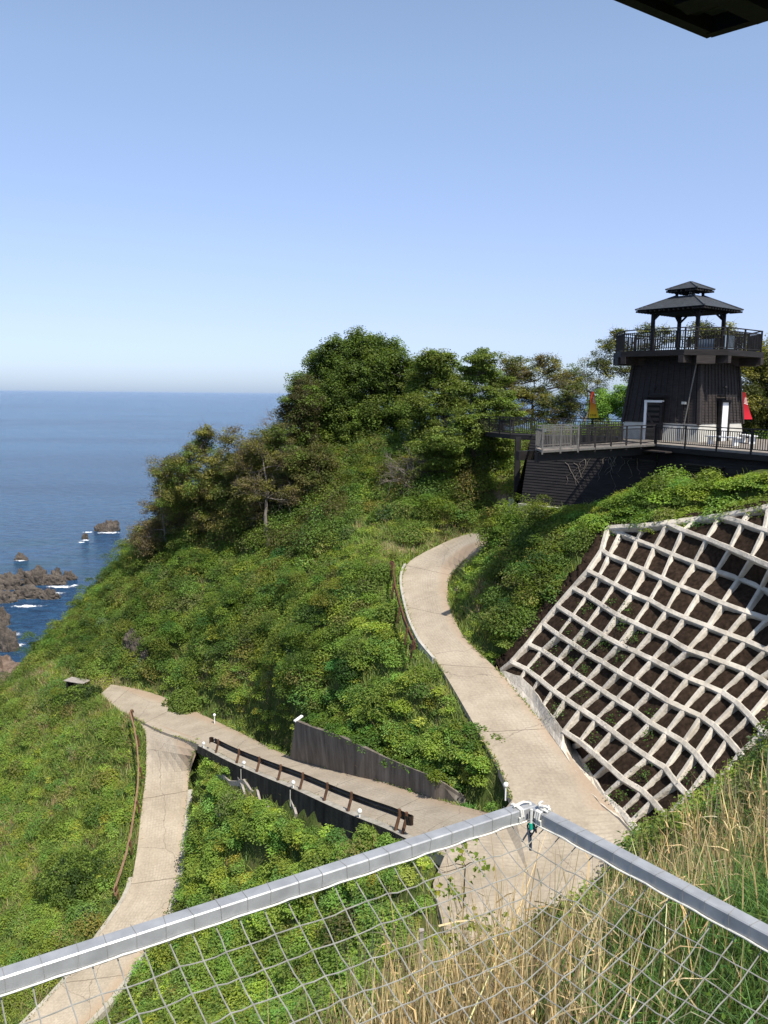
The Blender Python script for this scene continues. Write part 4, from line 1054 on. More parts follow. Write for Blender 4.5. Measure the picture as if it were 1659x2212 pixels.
s0 = s_for(970,255,H-2.9); s1 = s_for(1145,258,H-2.9)
mb = MB(); mb.beam(on_wall(s0, H-2.92, .45), on_wall(s1, H-2.92, .45), .9, .07); shift(mb, base).build('ledge', M['clad_light'], base)
# dead creeper stems climbing the wall
mb = MB()
for s_, z_, n_ in [(4.2,H-3.4,3),(5.4,H-3.2,4),(5.9,H-3.1,4),(2.9,H-3.9,2),(6.8,H-3.4,2)]:
    for k in range(n_):
        s, z = s_+random.uniform(-.3,.3), z_; pts = []; ds = random.uniform(-.12,.12)
        for q in range(random.randint(5, 11)):
            pts.append(on_wall(max(.1, s), z, .10)); s += ds+random.uniform(-.24,.24); z -= random.uniform(.12,.3)
        mb.tube(pts, [.015*(1-i/len(pts))+.005 for i in range(len(pts))], 5)
cr = empty('creeper', (0,0,H), 'dead pale creeper stems hanging down the black boarded wall', 'creeper'); shift(mb, cr).build('stems', M['bark_pale'], cr)

# terrace railing
r1 = empty('railing', (0,0,FL), 'dark terrace railing in front of the tower base', 'railing')
loc = lambda p: (p[0], p[1], 0.0)
railing_parts(r1, [loc(E3), loc(E6)], h=1.05, post_gap=2.05, bal=.03, bal_gap=.14, under=.2)
# balcony: a long wedge running left from E3 to E1
bal = empty('balcony', (E1[0], E1[1], FL), 'narrow balcony jutting out left of the terrace on a black beam', 'balcony')
dB = E1-E3; dB[2] = 0; LB = np.linalg.norm(dB); dB /= LB; pB = np.array([-dB[1], dB[0], 0]); pB = pB if pB[1] > 0 else -pB
wB = 1.9; F1 = E1; vE = np.array([E1[0], E1[1], 0])/np.linalg.norm(E1[:2]); F1b = E1+vE*wB+np.array([-.30,.05,0])
mb = MB(); mb.prism([tuple(F1[:2]), tuple(E3[:2]), tuple((E3+pB*2.2)[:2]), tuple(F1b[:2])], FL-.12, FL-.012); shift(mb, bal).build('balcony_floor', M['deckwood'], bal)
mb = MB(); mb.beam(E1+pB*.35+np.array([0,0,-.36]), E3+pB*.4+np.array([0,0,-.36]), .2, .45); shift(mb, bal).build('beam', M['steel_dark'], bal)
mb = MB(); mb.beam(E1+pB*1.5+np.array([0,0,-.36]), E3+pB*1.7+np.array([0,0,-.36]), .2, .45); shift(mb, bal).build('beam', M['steel_dark'], bal)
mb = MB(); mb.beam(E1+np.array([0,0,-.075]), E3+np.array([0,0,-.075]), .035, .10); shift(mb, bal).build('edge_strip', M['steel_grey'], bal)
mid_ = E1+(E3-E1)*(np.linalg.norm(E2-E1)/LB)
r2 = empty('railing', (0,0,FL), 'black railing along the balcony between the grey end section and the terrace', 'railing')
railing_parts(r2, [loc(mid_+(E3-E1)*.004), loc(E3-dirR*.1)], h=1.0, post_gap=1.5, bal=.022, bal_gap=.11, under=.25)
r3 = empty('railing', (0,0,FL), 'pale grey metal railing closing the left end of the balcony', 'railing')
railing_parts(r3, [loc(mid_+np.array([0,0,0])), loc(E1), loc(F1b), loc(F1b+(mid_-E1))], h=1.08, mat='steel_grey', post_gap=1.3, bal=.02, bal_gap=.12, top=(.07,.04), under=.2)
r6 = empty('railing', (0,0,FL), 'black railing on the inner side of the balcony', 'railing')
railing_parts(r6, [loc(F1b+(mid_-E1)*1.02), loc(E3+pB*2.15)], h=1.0, post_gap=1.7, bal=.022, bal_gap=.12)
# walkway behind, then the footbridge to the left
G1 = Z(1031.4+.3783*1010, 877.8+.3783*150, 51); G2 = Z(1031.4+.3783*310, 877.8+.3783*170, 53); G3 = Z(1031.4+.3783*186, 877.8+.3783*178, 54); G4 = Z(1031.4+.3783*10, 877.8+.3783*165, 58.5)
for q in (G1, G2, G3, G4): q[2] = 0
G5 = G4+(G4-G3)*2.0
fb = empty('footbridge', (G3[0], G3[1], FL), 'dark raised walkway running left from the terrace into the trees', 'footbridge')
off = np.array([.5, 2.0, 0])
mb = MB(); mb.prism([tuple(q[:2]) for q in (G1, G2, G3, G4, G5)][::-1]+[tuple((q+off)[:2]) for q in (G1, G2, G3, G4, G5)], FL-.3, FL-.006); shift(mb, fb).build('walkway_floor', M['clad'], fb)
cxy = Z(1117.6, 1000, 53)
mb = MB(); mb.box((cxy[0], cxy[1], FL-2.3), (.34,.34,4.4)); shift(mb, fb).build('column', M['steel_dark'], fb)
cb = Z(1113.8, 1085, 53); mb = MB(); mb.box((cxy[0], cxy[1], H-7.6), (.85,.85,1.9)); shift(mb, fb).build('column_base', M['concrete'], fb)
r4 = empty('railing', (0,0,FL), 'dark railing on the near side of the walkway behind the balcony', 'railing')
railing_parts(r4, [G2, G3, G4, G5], h=1.05, post_gap=1.9, bal=.03, bal_gap=.14)
r5 = empty('railing', (0,0,FL), 'dark railing on the far side of the walkway and terrace', 'railing')
railing_parts(r5, [G1+off*1.2, G2+off, G3+off, G4+off, G5+off], h=1.05, post_gap=1.9, bal=.03, bal_gap=.14)
# bench on the terrace in front of the tower's right side
def white_bench(p, rz, lab):
    o = empty('bench', tuple(p), lab, 'bench', rz=rz)
    for k in range(2): mb = MB(); mb.box((0,-.12+.24*k,.43), (2.0,.22,.06)); mb.build('seat_plank', M['white'], o)
    for s in (-1, 1): mb = MB(); mb.box((s*.8,0,.2), (.1,.36,.4)); mb.build('leg', M['white'], o)
bp_ = Z(1031.4+.3783*1400, 958, 44.5); bp_[2] = FL
white_bench(bp_, math.atan2(dirR[1], dirR[0])+.1, 'white bench behind the terrace railing at the foot of the tower')
bp_ = Z(1031.4+.3783*1540, 953, 46.5); bp_[2] = FL
white_bench(bp_, math.atan2(dirR[1], dirR[0])-.5, 'white bench on the terrace further right, angled away')

# ------------------------------------------------------------------ tapering banners
def banner_mat(name, stops):
    m, nt, b = mat_new(name, .7, .2)
    tcn = nt.nodes.new('ShaderNodeTexCoord'); sp = nt.nodes.new('ShaderNodeSeparateXYZ'); nt.links.new(tcn.outputs['Generated'], sp.inputs[0])
    c = ramp(nt, stops, sp.outputs['Z'])
    # swept white strokes printed in the upper half
    q = math_n(nt, 'ADD', math_n(nt, 'MULTIPLY', sp.outputs['Z'], 1.0), math_n(nt, 'MULTIPLY', math_n(nt, 'POWER', sp.outputs['X'], 1.6), .16))
    st = math_n(nt, 'LESS_THAN', math_n(nt, 'PINGPONG', q, .024), .0085)
    band = math_n(nt, 'MULTIPLY', math_n(nt, 'GREATER_THAN', q, .60), math_n(nt, 'LESS_THAN', q, .86))
    sd = math_n(nt, 'GREATER_THAN', sp.outputs['X'], .35)
    c = mixc(nt, math_n(nt, 'MULTIPLY', math_n(nt, 'MULTIPLY', st, band), sd), c, (.8,.78,.72))
    nt.links.new(c, b.inputs['Base Color']); return m
mY = banner_mat('yellow_red_banner', [(0.0,(.85,.62,.03)),(.35,(.80,.36,.03)),(.65,(.62,.13,.03)),(1.0,(.42,.035,.02))])
mR = banner_mat('red_banner', [(0.0,(.50,.015,.03)),(.5,(.36,.012,.02)),(1.0,(.22,.012,.012))])
def banner(p, mat, lab, h, wb, wt, lean, rz, text):
    o = empty('banner', tuple(p), lab, 'banner', rz=rz)
    mb = MB(); n = 10; V = []
    for i in range(n+1):
        t = i/n; ww = wb+(wt-wb)*t; x0 = lean*t; dy = .03*math.sin(3*t)
        V += [(x0-.02, dy, 1.15+h*t), (x0+ww, dy+.03*math.sin(5*t), 1.15+h*t), (x0+ww, dy+.03*math.sin(5*t)+.012, 1.15+h*t), (x0-.02, dy+.012, 1.15+h*t)]
    mb.add(V, [(i*4+k, i*4+(k+1) % 4, (i+1)*4+(k+1) % 4, (i+1)*4+k) for i in range(n) for k in range(4)]+[(3,2,1,0),(n*4,n*4+1,n*4+2,n*4+3)])
    mb.build('cloth', mat, o)
    mb = MB(); mb.tube([(-.05,.02,-.05),(-.04,.02,1.15),(lean-.04,.02,1.2+h)], .02, 8); mb.build('pole', M['steel_dark'], o)
    mb = MB(); mb.prism([(.3*math.cos(a), .3*math.sin(a)) for a in np.linspace(0, 6.283, 13)[:-1]], 0, .06); mb.build('foot', M['steel_dark'], o)
    if text:   # small dark characters too far off to read
        mb = MB()
        for k in range(4):
            x = .11+k*.115
            mb.box((x, -.035, 1.36), (.085,.008,.022)); mb.box((x, -.035, 1.30), (.022,.008,.11)); mb.box((x+.01, -.035, 1.26), (.07,.008,.02))
        mb.build('lettering', M['steel_dark'], o)
by = Z(1031.4+.3783*636, 905, 53.0); by[2] = FL
banner(by, mY, 'tapering banner fading from red to yellow behind the railings left of the tower', 1.65, .72, .16, .1, .25, True)
br = Z(1603, 935, 53.0); br[2] = FL
banner(br, mR, 'tapering dark red banner with white strokes right of the tower', 1.7, .70, .34, -.32, .25, False)

# ------------------------------------------------------------------ roof corner overhead
ec = Z(1532, 74, 3.6); eh = ec[2]
def on_plane(x, y, z):
    d = ray(x, y); t = (z-H)/d[2]; return np.array([d[0]*t, d[1]*t, z])
ea = on_plane(1355, 0, eh); eb = on_plane(1659, 36, eh)
da = (ea-ec)/np.linalg.norm(ea-ec); db = (eb-ec)/np.linalg.norm(eb-ec)
pa = ec+da*1.45; pb_ = ec+db*1.45
rf = empty('roof_eave', tuple(ec), 'black timber corner of the roof overhanging the viewing place', 'roof')
mb = MB(); mb.prism([tuple(q[:2]) for q in (ec, pb_, pa+pb_-ec, pa)], eh+.06, eh+.22); shift(mb, rf).build('roof_slab', M['shingle'], rf)
mb = MB(); n_ = 6; c_ = (pa+pb_)/2
for k in range(n_):
    a = ec+db*(1.44*k/n_+.012)+da*.16; mb.beam(a+db*(1.44/n_/2)+np.array([0,0,.045-.004*(k % 2)]), a+db*(1.44/n_/2)+da*1.25+np.array([0,0,.045-.004*(k % 2)]), 1.44/n_-.015, .03)
shift(mb, rf).build('soffit_boards', M['eave'], rf)
mb = MB(); mb.beam(ec+np.array([0,0,.06])-da*.02, pa+np.array([0,0,.06]), .05, .13); mb.beam(ec+np.array([0,0,.058])-db*.0, pb_+np.array([0,0,.058]), .05, .13)
mb.beam(ec+db*.25+np.array([0,0,.01]), ec+db*.25+da*1.4+np.array([0,0,.01]), .10, .05); mb.beam(ec+da*.35+db*.1+np.array([0,0,.005]), ec+da*.35+db*1.4+np.array([0,0,.005]), .12, .05)
shift(mb, rf).build('fascia', M['eave'], rf)

# ------------------------------------------------------------------ steel frame with its safety net
NHt = 1.56
nc = D(1143, 1727, NHt); nl = D(-30, 2098, NHt); nr = D(1690, 2013, NHt)
# x, y above are points on the far top edge of the tubes
ua = (nl-nc)/np.linalg.norm(nl-nc); ub = (nr-nc)/np.linalg.norm(nr-nc)
TW = .05
ina = np.array([-ua[1], ua[0], 0]); ina = ina if np.dot(ina, ub) > 0 else -ina      # inwards from the left tube
inb = np.array([-ub[1], ub[0], 0]); inb = inb if np.dot(inb, ua) > 0 else -inb
frame = empty('net_frame', tuple(nc), 'square galvanised steel tube frame meeting in a corner below the viewer', 'railing')
zc = np.array([0,0,-TW/2])
pA0, pA1 = nc+ina*TW/2+zc, nl+ua*1.0+ina*TW/2+zc
pB0, pB1 = nc+ub*(TW+.002)+inb*TW/2+zc+np.array([0,0,.002]), nr+ub*1.0+inb*TW/2+zc+np.array([0,0,.002])
mb = MB(); mb.beam(pA0, pA1, TW, TW); shift(mb, frame).build('tube', M['alu'], frame, bevel=.004)
mb = MB(); mb.beam(pB0, pB1, TW, TW); shift(mb, frame).build('tube', M['alu'], frame, bevel=.004)
UZ0 = np.array([0,0,1.0])
LA_, LB_ = np.linalg.norm(pA1-pA0), np.linalg.norm(pB1-pB0)
for nm, P0, u, L, inn, s_first in (('a', pA0, ua, LA_, ina, .13), ('b', pB0, ub, LB_, inb, .07)):
    lash = empty('lashing_cord', tuple(P0), ['thin pale cord wound round the left tube, tying the net to it', 'thin pale cord wound round the right tube, tying the net to it'][nm == 'b'], 'cord')
    mb = MB(); s = s_first; q = []
    while s < L-.1:      # one long cord: round the tube, then a short run along its underside to the next turn
        h = TW/2+.0022; j = random.uniform(-.006, .006); k = random.uniform(-.004, .004)
        c0 = P0+u*s
        q += [c0+inn*h+u*j-UZ0*h, c0+inn*h+u*k+UZ0*h, c0-inn*h+UZ0*h-u*j, c0-inn*h-UZ0*h, c0+inn*(h-.003)+u*j-UZ0*(h+.004)]
        s += random.uniform(.078, .098) if nm == 'a' else random.uniform(.07, .10)
    mb.tube(q, .00065, 5)
    shift(mb, lash).build('winding', M['cord'], lash)
    mb = MB()   # border rope running under the tube
    n = int(L/.02); pts = []
    for i in range(n+1):
        s = L*i/n; pts.append(P0+u*s+inn*(TW/2+.0035+.002*math.sin(s*37))+np.array([0,0,-TW/2+.005-.005*abs(math.sin(s*18))]))
    mb.tube(pts, .0032, 6); shift(mb, lash).build('border_rope', M['rope'], lash)
# net: knots on a square mesh that sags away from the frame
mesh_s = .078
RAs = int(3.6/mesh_s); 
def net_pt(i, j):
    """i cells from the right tube along the left one, j cells from the left tube along the right one"""
    s, t = i*mesh_s, j*mesh_s
    m = min(s, t); sag = .30*(1-math.exp(-m/.55))+.10*m
    wx = .012*(vnoise(i*.9+3, j*.7, 1.0, 11)-.5)+.01*math.sin(.5*i+.3*j); wy = .012*(vnoise(i*.8, j*.9+7, 1.0, 12)-.5)
    return nc+ua*(s+TW*.6+wx*(i > 0))+ub*(t+TW*.6+wy*(t > 0))+np.array([0,0,-TW-.012-sag+.012*(vnoise(i*1.0, j*1.0, 1.0, 13)-.5)])
net = empty('safety_net', tuple(nc), 'white knotted cord net sagging inside the steel frame', 'net')
mb = MB(); kn = MB(); md = MB(); NI, NJ = 44, 44
def vis(p):
    x, y, z = proj(p); return -400 < x < 2060 and 1500 < y < 2700 and z > .3
for i in range(NI):
    for j in range(NJ):
        p = net_pt(i, j)
        if i and j and vis(p): mb.ball(p, .0023, 6, 4)
        for (a, b) in ((i+1, j), (i, j+1)):
            if (a == i and i == 0) or (b == j and j == 0): continue
            if a < NI and b < NJ:
                q = net_pt(a, b)
                if vis(p) or vis(q):
                    m_ = (p+q)/2+np.array([0,0,-.003])+RNG.normal(0, .0015, 3)
                    mb.tube([p, m_, q], .0021, 5, cap=False)
shift(mb, net).build('strands', M['cord'], net)
# knotted rope at the corner
rp = empty('rope', tuple(nc), 'white rope knotted round the corner of the steel frame with green tape on its end', 'rope')
mb = MB(); h = TW/2+.006
def twist(c, axis, side, up, r, n, sq=1.0, lean=0.0):
    pts = []
    for k in range(n*8+1):
        a = 2*math.pi*k/8; x, z = math.cos(a), math.sin(a); f = 1/max(abs(x), abs(z))**.6
        pts.append(c+side*x*r*f+up*z*r*f+axis*(lean*k/8))
    return pts
UZ_ = np.array([0,0,1.0])
mb.tube(twist(pB0+ub*.03, ub, inb, UZ_, TW/2+.006, 3, lean=.009), .0046, 6)
mb.tube(twist(pA0+ua*.075, ua, ina, UZ_, TW/2+.006, 2, lean=.009), .0042, 6)
c1 = pB0+ub*.045+UZ_*(TW/2+.012)
for k in range(4):
    a = random.uniform(0, 6.28); mb.tube([c1+ub*math.cos(a+t)*.022+inb*math.sin(a+t)*.014+np.array([0,0,.006*math.sin(2*t)+.005*k-.006]) for t in np.linspace(0, 4.0, 12)], .005, 6)
mb.tube([pA0+ua*.10+UZ_*(TW/2+.008), pA0+ua*.05+UZ_*(TW/2+.014), pA0+ua*.0+inb*.02+UZ_*(TW/2+.004), pA0+(inb+ina)*.03-UZ_*.01, pA0+(ina+inb)*.035-UZ_*.06], .0052, 6)
e0 = pB0+inb*(TW/2+.010)+ub*.015
mb.tube([e0+UZ_*.03, e0, e0-UZ_*.035, e0-UZ_*.06+ub*.004], .0056, 6)
shift(mb, rp).build('coils', M['rope'], rp)
mb = MB(); mb.tube([e0-UZ_*.026+inb*.002, e0-UZ_*.048+inb*.002+ub*.003], .0078, 8); shift(mb, rp).build('tape', M['green_tape'], rp)
mb = MB(); mb.tube([e0-UZ_*.05-ub*.006, e0-UZ_*.09, e0-UZ_*.135+ub*.003], .006, 6)
for k in range(5):
    a = random.uniform(0,6.28); mb.tube([pA0+(ina+inb)*.04-UZ_*.02+RNG.normal(0,.008,3), pA0+(ina+inb)*.05-UZ_*.05+RNG.normal(0,.012,3), pA0+(ina+inb)*.06-UZ_*.07+RNG.normal(0,.02,3)], .0035, 5)
shift(mb, rp).build('loose_ends', M['cord_dark'], rp)
# ------------------------------------------------------------------ foliage helpers
def unit(v): return v/(np.linalg.norm(v, axis=-1, keepdims=True)+1e-9)
class Fol:
    def __init__(s): s.V = []; s.C = []; s.n = 0; s.Q = []
    def leaves(s, P, N, size, col, asp=.62, fold=.18):
        n = len(P)
        if n == 0: return
        N = unit(N); A = unit(np.cross(N, RNG.normal(size=(n, 3)))); B = np.cross(N, A)
        sz = np.asarray(size).reshape(-1, 1)*np.ones((n, 1)); w = sz*asp/2
        V = np.stack([P-A*sz/2, P-A*sz*.05+B*w+N*sz*fold, P+A*sz/2, P-A*sz*.05-B*w+N*sz*fold], 1)
        s._q(V, col)
    def blades(s, P, D_, width, length, col, bend=.35):
        """three-point blades: two quads, the second narrowing to a point"""
        n = len(P)
        if n == 0: return
        L = np.asarray(length).reshape(-1, 1); W = np.asarray(width).reshape(-1, 1)/2*np.ones((n, 1))
        D_ = unit(D_); S = unit(np.cross(D_, RNG.normal(size=(n, 3)))); G = RNG.normal(size=(n, 3))*np.array([1,1,.1])*bend; G[:, 2] -= bend*.5
        m = P+D_*L*.5+G*L*.12; t = P+D_*L*.93+G*L*.55
        s._q(np.stack([P-S*W, P+S*W, m+S*W*.8, m-S*W*.8], 1), col); s._q(np.stack([m-S*W*.8, m+S*W*.8, t+S*W*.12, t-S*W*.12], 1), col)
    def _q(s, V, col):
        n = len(V); s.V.append(V.reshape(-1, 3)); s.C.append(np.repeat(np.asarray(col).reshape(-1, 3)*np.ones((n, 1)), 4, 0))
        s.n += n
    def build(s, name, mat, parent=None):
        V = np.concatenate(s.V); C_ = np.concatenate(s.C)
        if parent is not None: V = V-np.array(parent.location)
        return np_mesh(name, V, np.arange(len(V)).reshape(-1, 4), mat, parent, cols=np.clip(C_, .002, .9))
def hue(base, n, v=.25, warm=0.12):
    """per-item colour variation round a base"""
    base = np.array(base); k = np.exp(RNG.normal(0, v, (n, 1))); w_ = RNG.normal(0, warm, (n, 1))
    return base*k*np.concatenate([1+w_, 1+w_*.15, 1-w_*.8], 1)
def vis_mask(P, lift=.6, tol=.9):
    x, y, z = proj(P); ok = (x > -90) & (x < 1750) & (y > 600) & (y < 2330) & (z > 1.5)
    idx = np.where(ok)[0]; Q_ = P[idx]+np.array([0, 0, lift]); eye = np.array([0, 0, H]); bad = np.zeros(len(idx), bool)
    for t in np.linspace(.12, .985, 40):
        R_ = eye+(Q_-eye)*t; bad |= (gh(R_[:, 0], R_[:, 1]) > R_[:, 2]+tol) & (R_[:, 1] > GY0)
    ok[idx[bad]] = False; return ok
NX, NY = np.gradient(GZ, GS, axis=1), np.gradient(GZ, GS, axis=0)
def gnormal(X, Y):
    i = np.clip(((X-GX0)/GS).astype(int), 0, len(gx)-1); j = np.clip(((Y-GY0)/GS).astype(int), 0, len(gy)-1)
    return unit(np.stack([-NX[j, i], -NY[j, i], np.ones(len(X))], -1))
BUILD_XY = [tuple(p) for p in (cA+nA*1.1, cB+nA*1.0, np.array(E6[:2])+nrm*.9, np.array(E6[:2])+perp[:2]*9, back)]
WALL_XY = [tuple(p[:2]) for p in WB]+[tuple((p+np.array([.3,.25,0]))[:2]) for p in WT[::-1]]
def near_line(X, Y, L_, r):
    o = np.zeros(len(X), bool)
    for p in L_: o |= (X-p[0])**2+(Y-p[1])**2 < r*r
    return o
KERB_L = [Lb[i]+(Lb[i]-Rb[i])/np.linalg.norm(Lb[i]-Rb[i])*.35 for i in range(len(Lb)) if 505 < proj(Lb[i])[0] < 800]
dirt_grid = dirt.reshape(GXX.shape)
def free(P, road_gap=0.0):
    X, Y = P[:, 0], P[:, 1]
    r = on_road(X, Y)
    if road_gap:
        for a in np.linspace(0, 6.28, 7)[:-1]: r |= on_road(X+road_gap*math.cos(a), Y+road_gap*math.sin(a))
    i = np.clip(((X-GX0)/GS).astype(int), 0, len(gx)-1); j = np.clip(((Y-GY0)/GS).astype(int), 0, len(gy)-1)
    cribx = inside(crib_xy, X-.35, Y-.1) | inside(crib_xy, X, Y) | inside(crib_xy, X+.75, Y-.55) | inside(crib_xy, X+.3, Y-.9)
    return ~r & ~cribx & ~inside(BUILD_XY, X, Y) & ~inside(WALL_XY, X, Y) & ~near_line(X, Y, KERB_L, .42) & (RNG.random(len(X)) > dirt_grid[j, i]*.97) & (P[:, 2] > 1.5)
def scatter(per_m2, x0=-62, x1=62, y0=2, y1=120):
    n = int((x1-x0)*(y1-y0)*per_m2*2.2); X = RNG.uniform(x0, x1, n); Y = RNG.uniform(y0, y1, n)
    st = 1/gnormal(X, Y)[:, 2]; k = RNG.random(n) < np.clip(st, 1, 2.6)/2.6*1.15; X, Y = X[k], Y[k]; return np.c_[X, Y, gh(X, Y)]

# species: 0 kudzu, 1 shrub, 2 weeds, 3 grass, 4 tall thicket
KUD, SHR, WEE, OLV, YEL = (.215,.315,.048), (.145,.205,.034), (.220,.288,.056), (.205,.205,.062), (.30,.33,.065)
DRY, TAN = (.20,.145,.075), (.34,.25,.13)
def E(x, y, cx, cy, rx, ry): return ((x-cx)/rx)**2+((y-cy)/ry)**2 < 1
def zone(x, y, z, X, Y):
    """weights of kudzu, shrub, weeds, thicket for points on the ground"""
    n = len(x); W = np.tile(np.array([.3, .25, .45, 0.0]), (n, 1))
    def put(m, w_): W[m] = w_
    mid = (x < 1110) & (z > 34)
    put(mid & (x < 760) & (y < 1560), [.12,.55,.33,0]); put(mid & (x >= 700) & (x < 1110) & (y > 1180), [.45,.12,.43,0])
    put((x < 560) & (y < 1420) & (y > 1000), [.05,.72,.23,0]); 
    put(E(x, y, 500, 1250, 330, 150) & (z > 50), [.10,.66,.24,0])
    put((x > 740) & (x < 1040) & (y > 1120) & (y < 1230) & (z > 48), [.12,.05,.83,0])
    put((y < 1125) & (x > 560) & (x < 1120) & (z > 52), [.22,.55,.23,0])
    put((y < 1085) & (x > 840) & (x < 1060) & (z > 55), [.0,.45,.05,.5]); put((y < 1000) & (x > 600) & (z > 58), [.0,.4,.05,.55])
    put((y < 1190) & (x > 260) & (x < 740) & (z > 58), [.0,.35,.05,.6])
    put((x < 310) & (y > 1540) & (z > 38), [.28,.06,.66,0]); put((x < 300) & (y > 1440) & (y <= 1540) & (z > 55), [.1,.35,.55,0])
    put((x > 400) & (y > 1600) & (z > 20) & (z < 52) & (x < 960), [.72,.04,.24,0])
    put((x > 960) & (y < 1460) & (z > 38) & (z < 53), [.16,.66,.18,0]); put((x > 1180) & (y < 1160) & (z < 50), [.86,.05,.09,0])
    put(E(x, y, 1010, 1290, 62, 130) & (z > 40) & (z < 52), [.05,.03,.92,0])
    return W
# ---- clumps
def bench_clear(P): 
    x, y, z = proj(P); return (E(x, y, 172, 1486, 36, 24) | E(x, y, 150, 1505, 30, 22)) & (z > 50)
CL = scatter(3.4)
CL = CL[vis_mask(CL)]; CL = CL[free(CL, .18) & ~bench_clear(CL)]
cx_, cy_, cz_ = proj(CL)
keepc = cz_ > 19; CL, cx_, cy_, cz_ = CL[keepc], cx_[keepc], cy_[keepc], cz_[keepc]
Wt = zone(cx_, cy_, cz_, CL[:, 0], CL[:, 1])
# patchiness
pn = vnoise(CL[:, 0], CL[:, 1], .22, 21); pn2 = vnoise(CL[:, 0], CL[:, 1], .55, 22)
Wt = Wt*np.stack([np.exp(2.2*(pn-.5)), np.exp(-2.0*(pn-.5)), np.exp(1.8*(pn2-.5)), np.ones(len(CL))], -1); Wt /= Wt.sum(1, keepdims=True)
sp = (RNG.random((len(CL), 1)) > np.cumsum(Wt, 1)).sum(1).clip(0, 3)
nearroad = np.zeros(len(CL), bool)
for a in np.linspace(0, 6.28, 9)[:-1]: nearroad |= on_road(CL[:, 0]+1.0*math.cos(a), CL[:, 1]+1.0*math.sin(a))
sp[nearroad & (sp == 1)] = 2; sp[nearroad & (sp == 3)] = 2
FOL = {'kudzu': Fol(), 'shrubs': Fol(), 'weeds': Fol(), 'thicket': Fol()}
GRS = {'grass': Fol(), 'dry': Fol()}
print('clumps', len(CL), np.bincount(sp))
def emit(kind, C, R, sq, n_each, size, base, vc, vl, up=.5, warm=.15, shell=.30):
    """leaves on the upper shell of a squashed dome at every centre"""
    m = len(C)
    if m == 0: return
    n_each = np.asarray(n_each)*np.ones(m); n_each = n_each.astype(int); ix = np.repeat(np.arange(m), n_each); n = len(ix)
    d = unit(RNG.normal(size=(n, 3))); d[:, 2] = np.abs(d[:, 2])*1.0-.18
    r = (1-shell*RNG.random((n, 1))**1.3)*R[ix][:, None]*(1+.22*RNG.normal(size=(n, 1))*.6)
    off = d*r; off[:, 2] *= sq; P = C[ix]+off
    Nn = unit(d*.5+RNG.normal(size=(n, 3))*.42+np.array([0, 0, up+.55]))
    cc = hue(base, m, vc, warm)[ix]*np.exp(RNG.normal(0, vl*.55, (n, 1)))
    FOL[kind].leaves(P, Nn, size*RNG.uniform(.65, 1.3, n), cc)
lsz = np.clip(cz_*.0023, .065, .15)
small = np.where(nearroad, .68, 1.0)
def dens(R, s, lai): return np.clip(lai*2*math.pi*R**2/(s**2*.31), 12, 620)
k = sp == 0; R = RNG.uniform(.45, .95, k.sum())*small[k]; s_ = lsz[k]*1.12
pal = [KUD, (.23,.31,.052), (.175,.265,.040)]
for q in range(3):
    sel = np.where(k)[0][RNG.integers(0, 3, k.sum()) == q]; Rq = RNG.uniform(.45, .95, len(sel))*small[sel]
    emit('kudzu', CL[sel]+np.array([0,0,.02]), Rq, .52, dens(Rq, lsz[sel]*1.12, .50), (lsz[sel]*1.12).mean() if len(sel) else .1, pal[q], .18, .22, .9)
for base, pr in ((SHR, .5), (OLV, .18), ((.175,.24,.042), .32)):
    sel = np.where(sp == 1)[0]; sel = sel[RNG.random(len(sel)) < pr*1.05]; Rq = RNG.uniform(.5, 1.15, len(sel))*small[sel]
    emit('shrubs', CL[sel]+np.array([0,0,.10]), Rq, .95, dens(Rq, lsz[sel]*.95, .50), lsz[sel].mean()*.95, base, .24, .26, .4)
for base, pr in ((WEE, .5), (YEL, .22), (KUD, .28)):
    sel = np.where(sp == 2)[0]; sel = sel[RNG.random(len(sel)) < pr*1.05]; Rq = RNG.uniform(.35, .7, len(sel))*small[sel]
    emit('weeds', CL[sel], Rq, .6, dens(Rq, lsz[sel]*.8, .34), lsz[sel].mean()*.8, base, .22, .25, .5)
for base, pr in ((SHR, .6), ((.12,.11,.035), .4)):
    sel = np.where(sp == 3)[0]; sel = sel[RNG.random(len(sel)) < pr*.6]; Rq = RNG.uniform(.8, 1.7, len(sel))
    emit('thicket', CL[sel]+np.array([0,0,.45]), Rq, 1.1, dens(Rq, lsz[sel], .42), lsz[sel].mean(), base, .25, .26, .3)
# dead brown growth in drifts, and the larger bushes that give the scrub its relief
pn3 = vnoise(CL[:, 0], CL[:, 1], .28, 27); sel = np.where((pn3 > .60) & (Wt[:, 1]+Wt[:, 2] > .5) & ~nearroad & (cz_ > 30))[0]; sel = sel[RNG.random(len(sel)) < .25]
emit('weeds', CL[sel]+np.array([0,0,.1]), RNG.uniform(.4,.8,len(sel)), .9, 90, .085, (.27,.20,.11), .25, .3, .3)
for base in ((.085,.135,.020), (.12,.15,.026), (.14,.21,.028)):
    sel = np.where((Wt[:, 1] > .45) & ~nearroad & (cz_ > 40))[0]; sel = sel[RNG.random(len(sel)) < .020]; Rq = RNG.uniform(1.1, 1.9, len(sel))
    sub_ = np.repeat(sel, 7); o = RNG.normal(size=(len(sub_), 3))*np.repeat(Rq, 7)[:, None]*.42; o[:, 2] = abs(o[:, 2])*1.0+.35
    emit('shrubs', CL[sub_]+o, RNG.uniform(.4,.8,len(sub_)), .85, 230, .115, base, .16, .25, .5)
ft = [i for i in range(len(Lb)) if 495 < proj(Lb[i])[0] < 815]
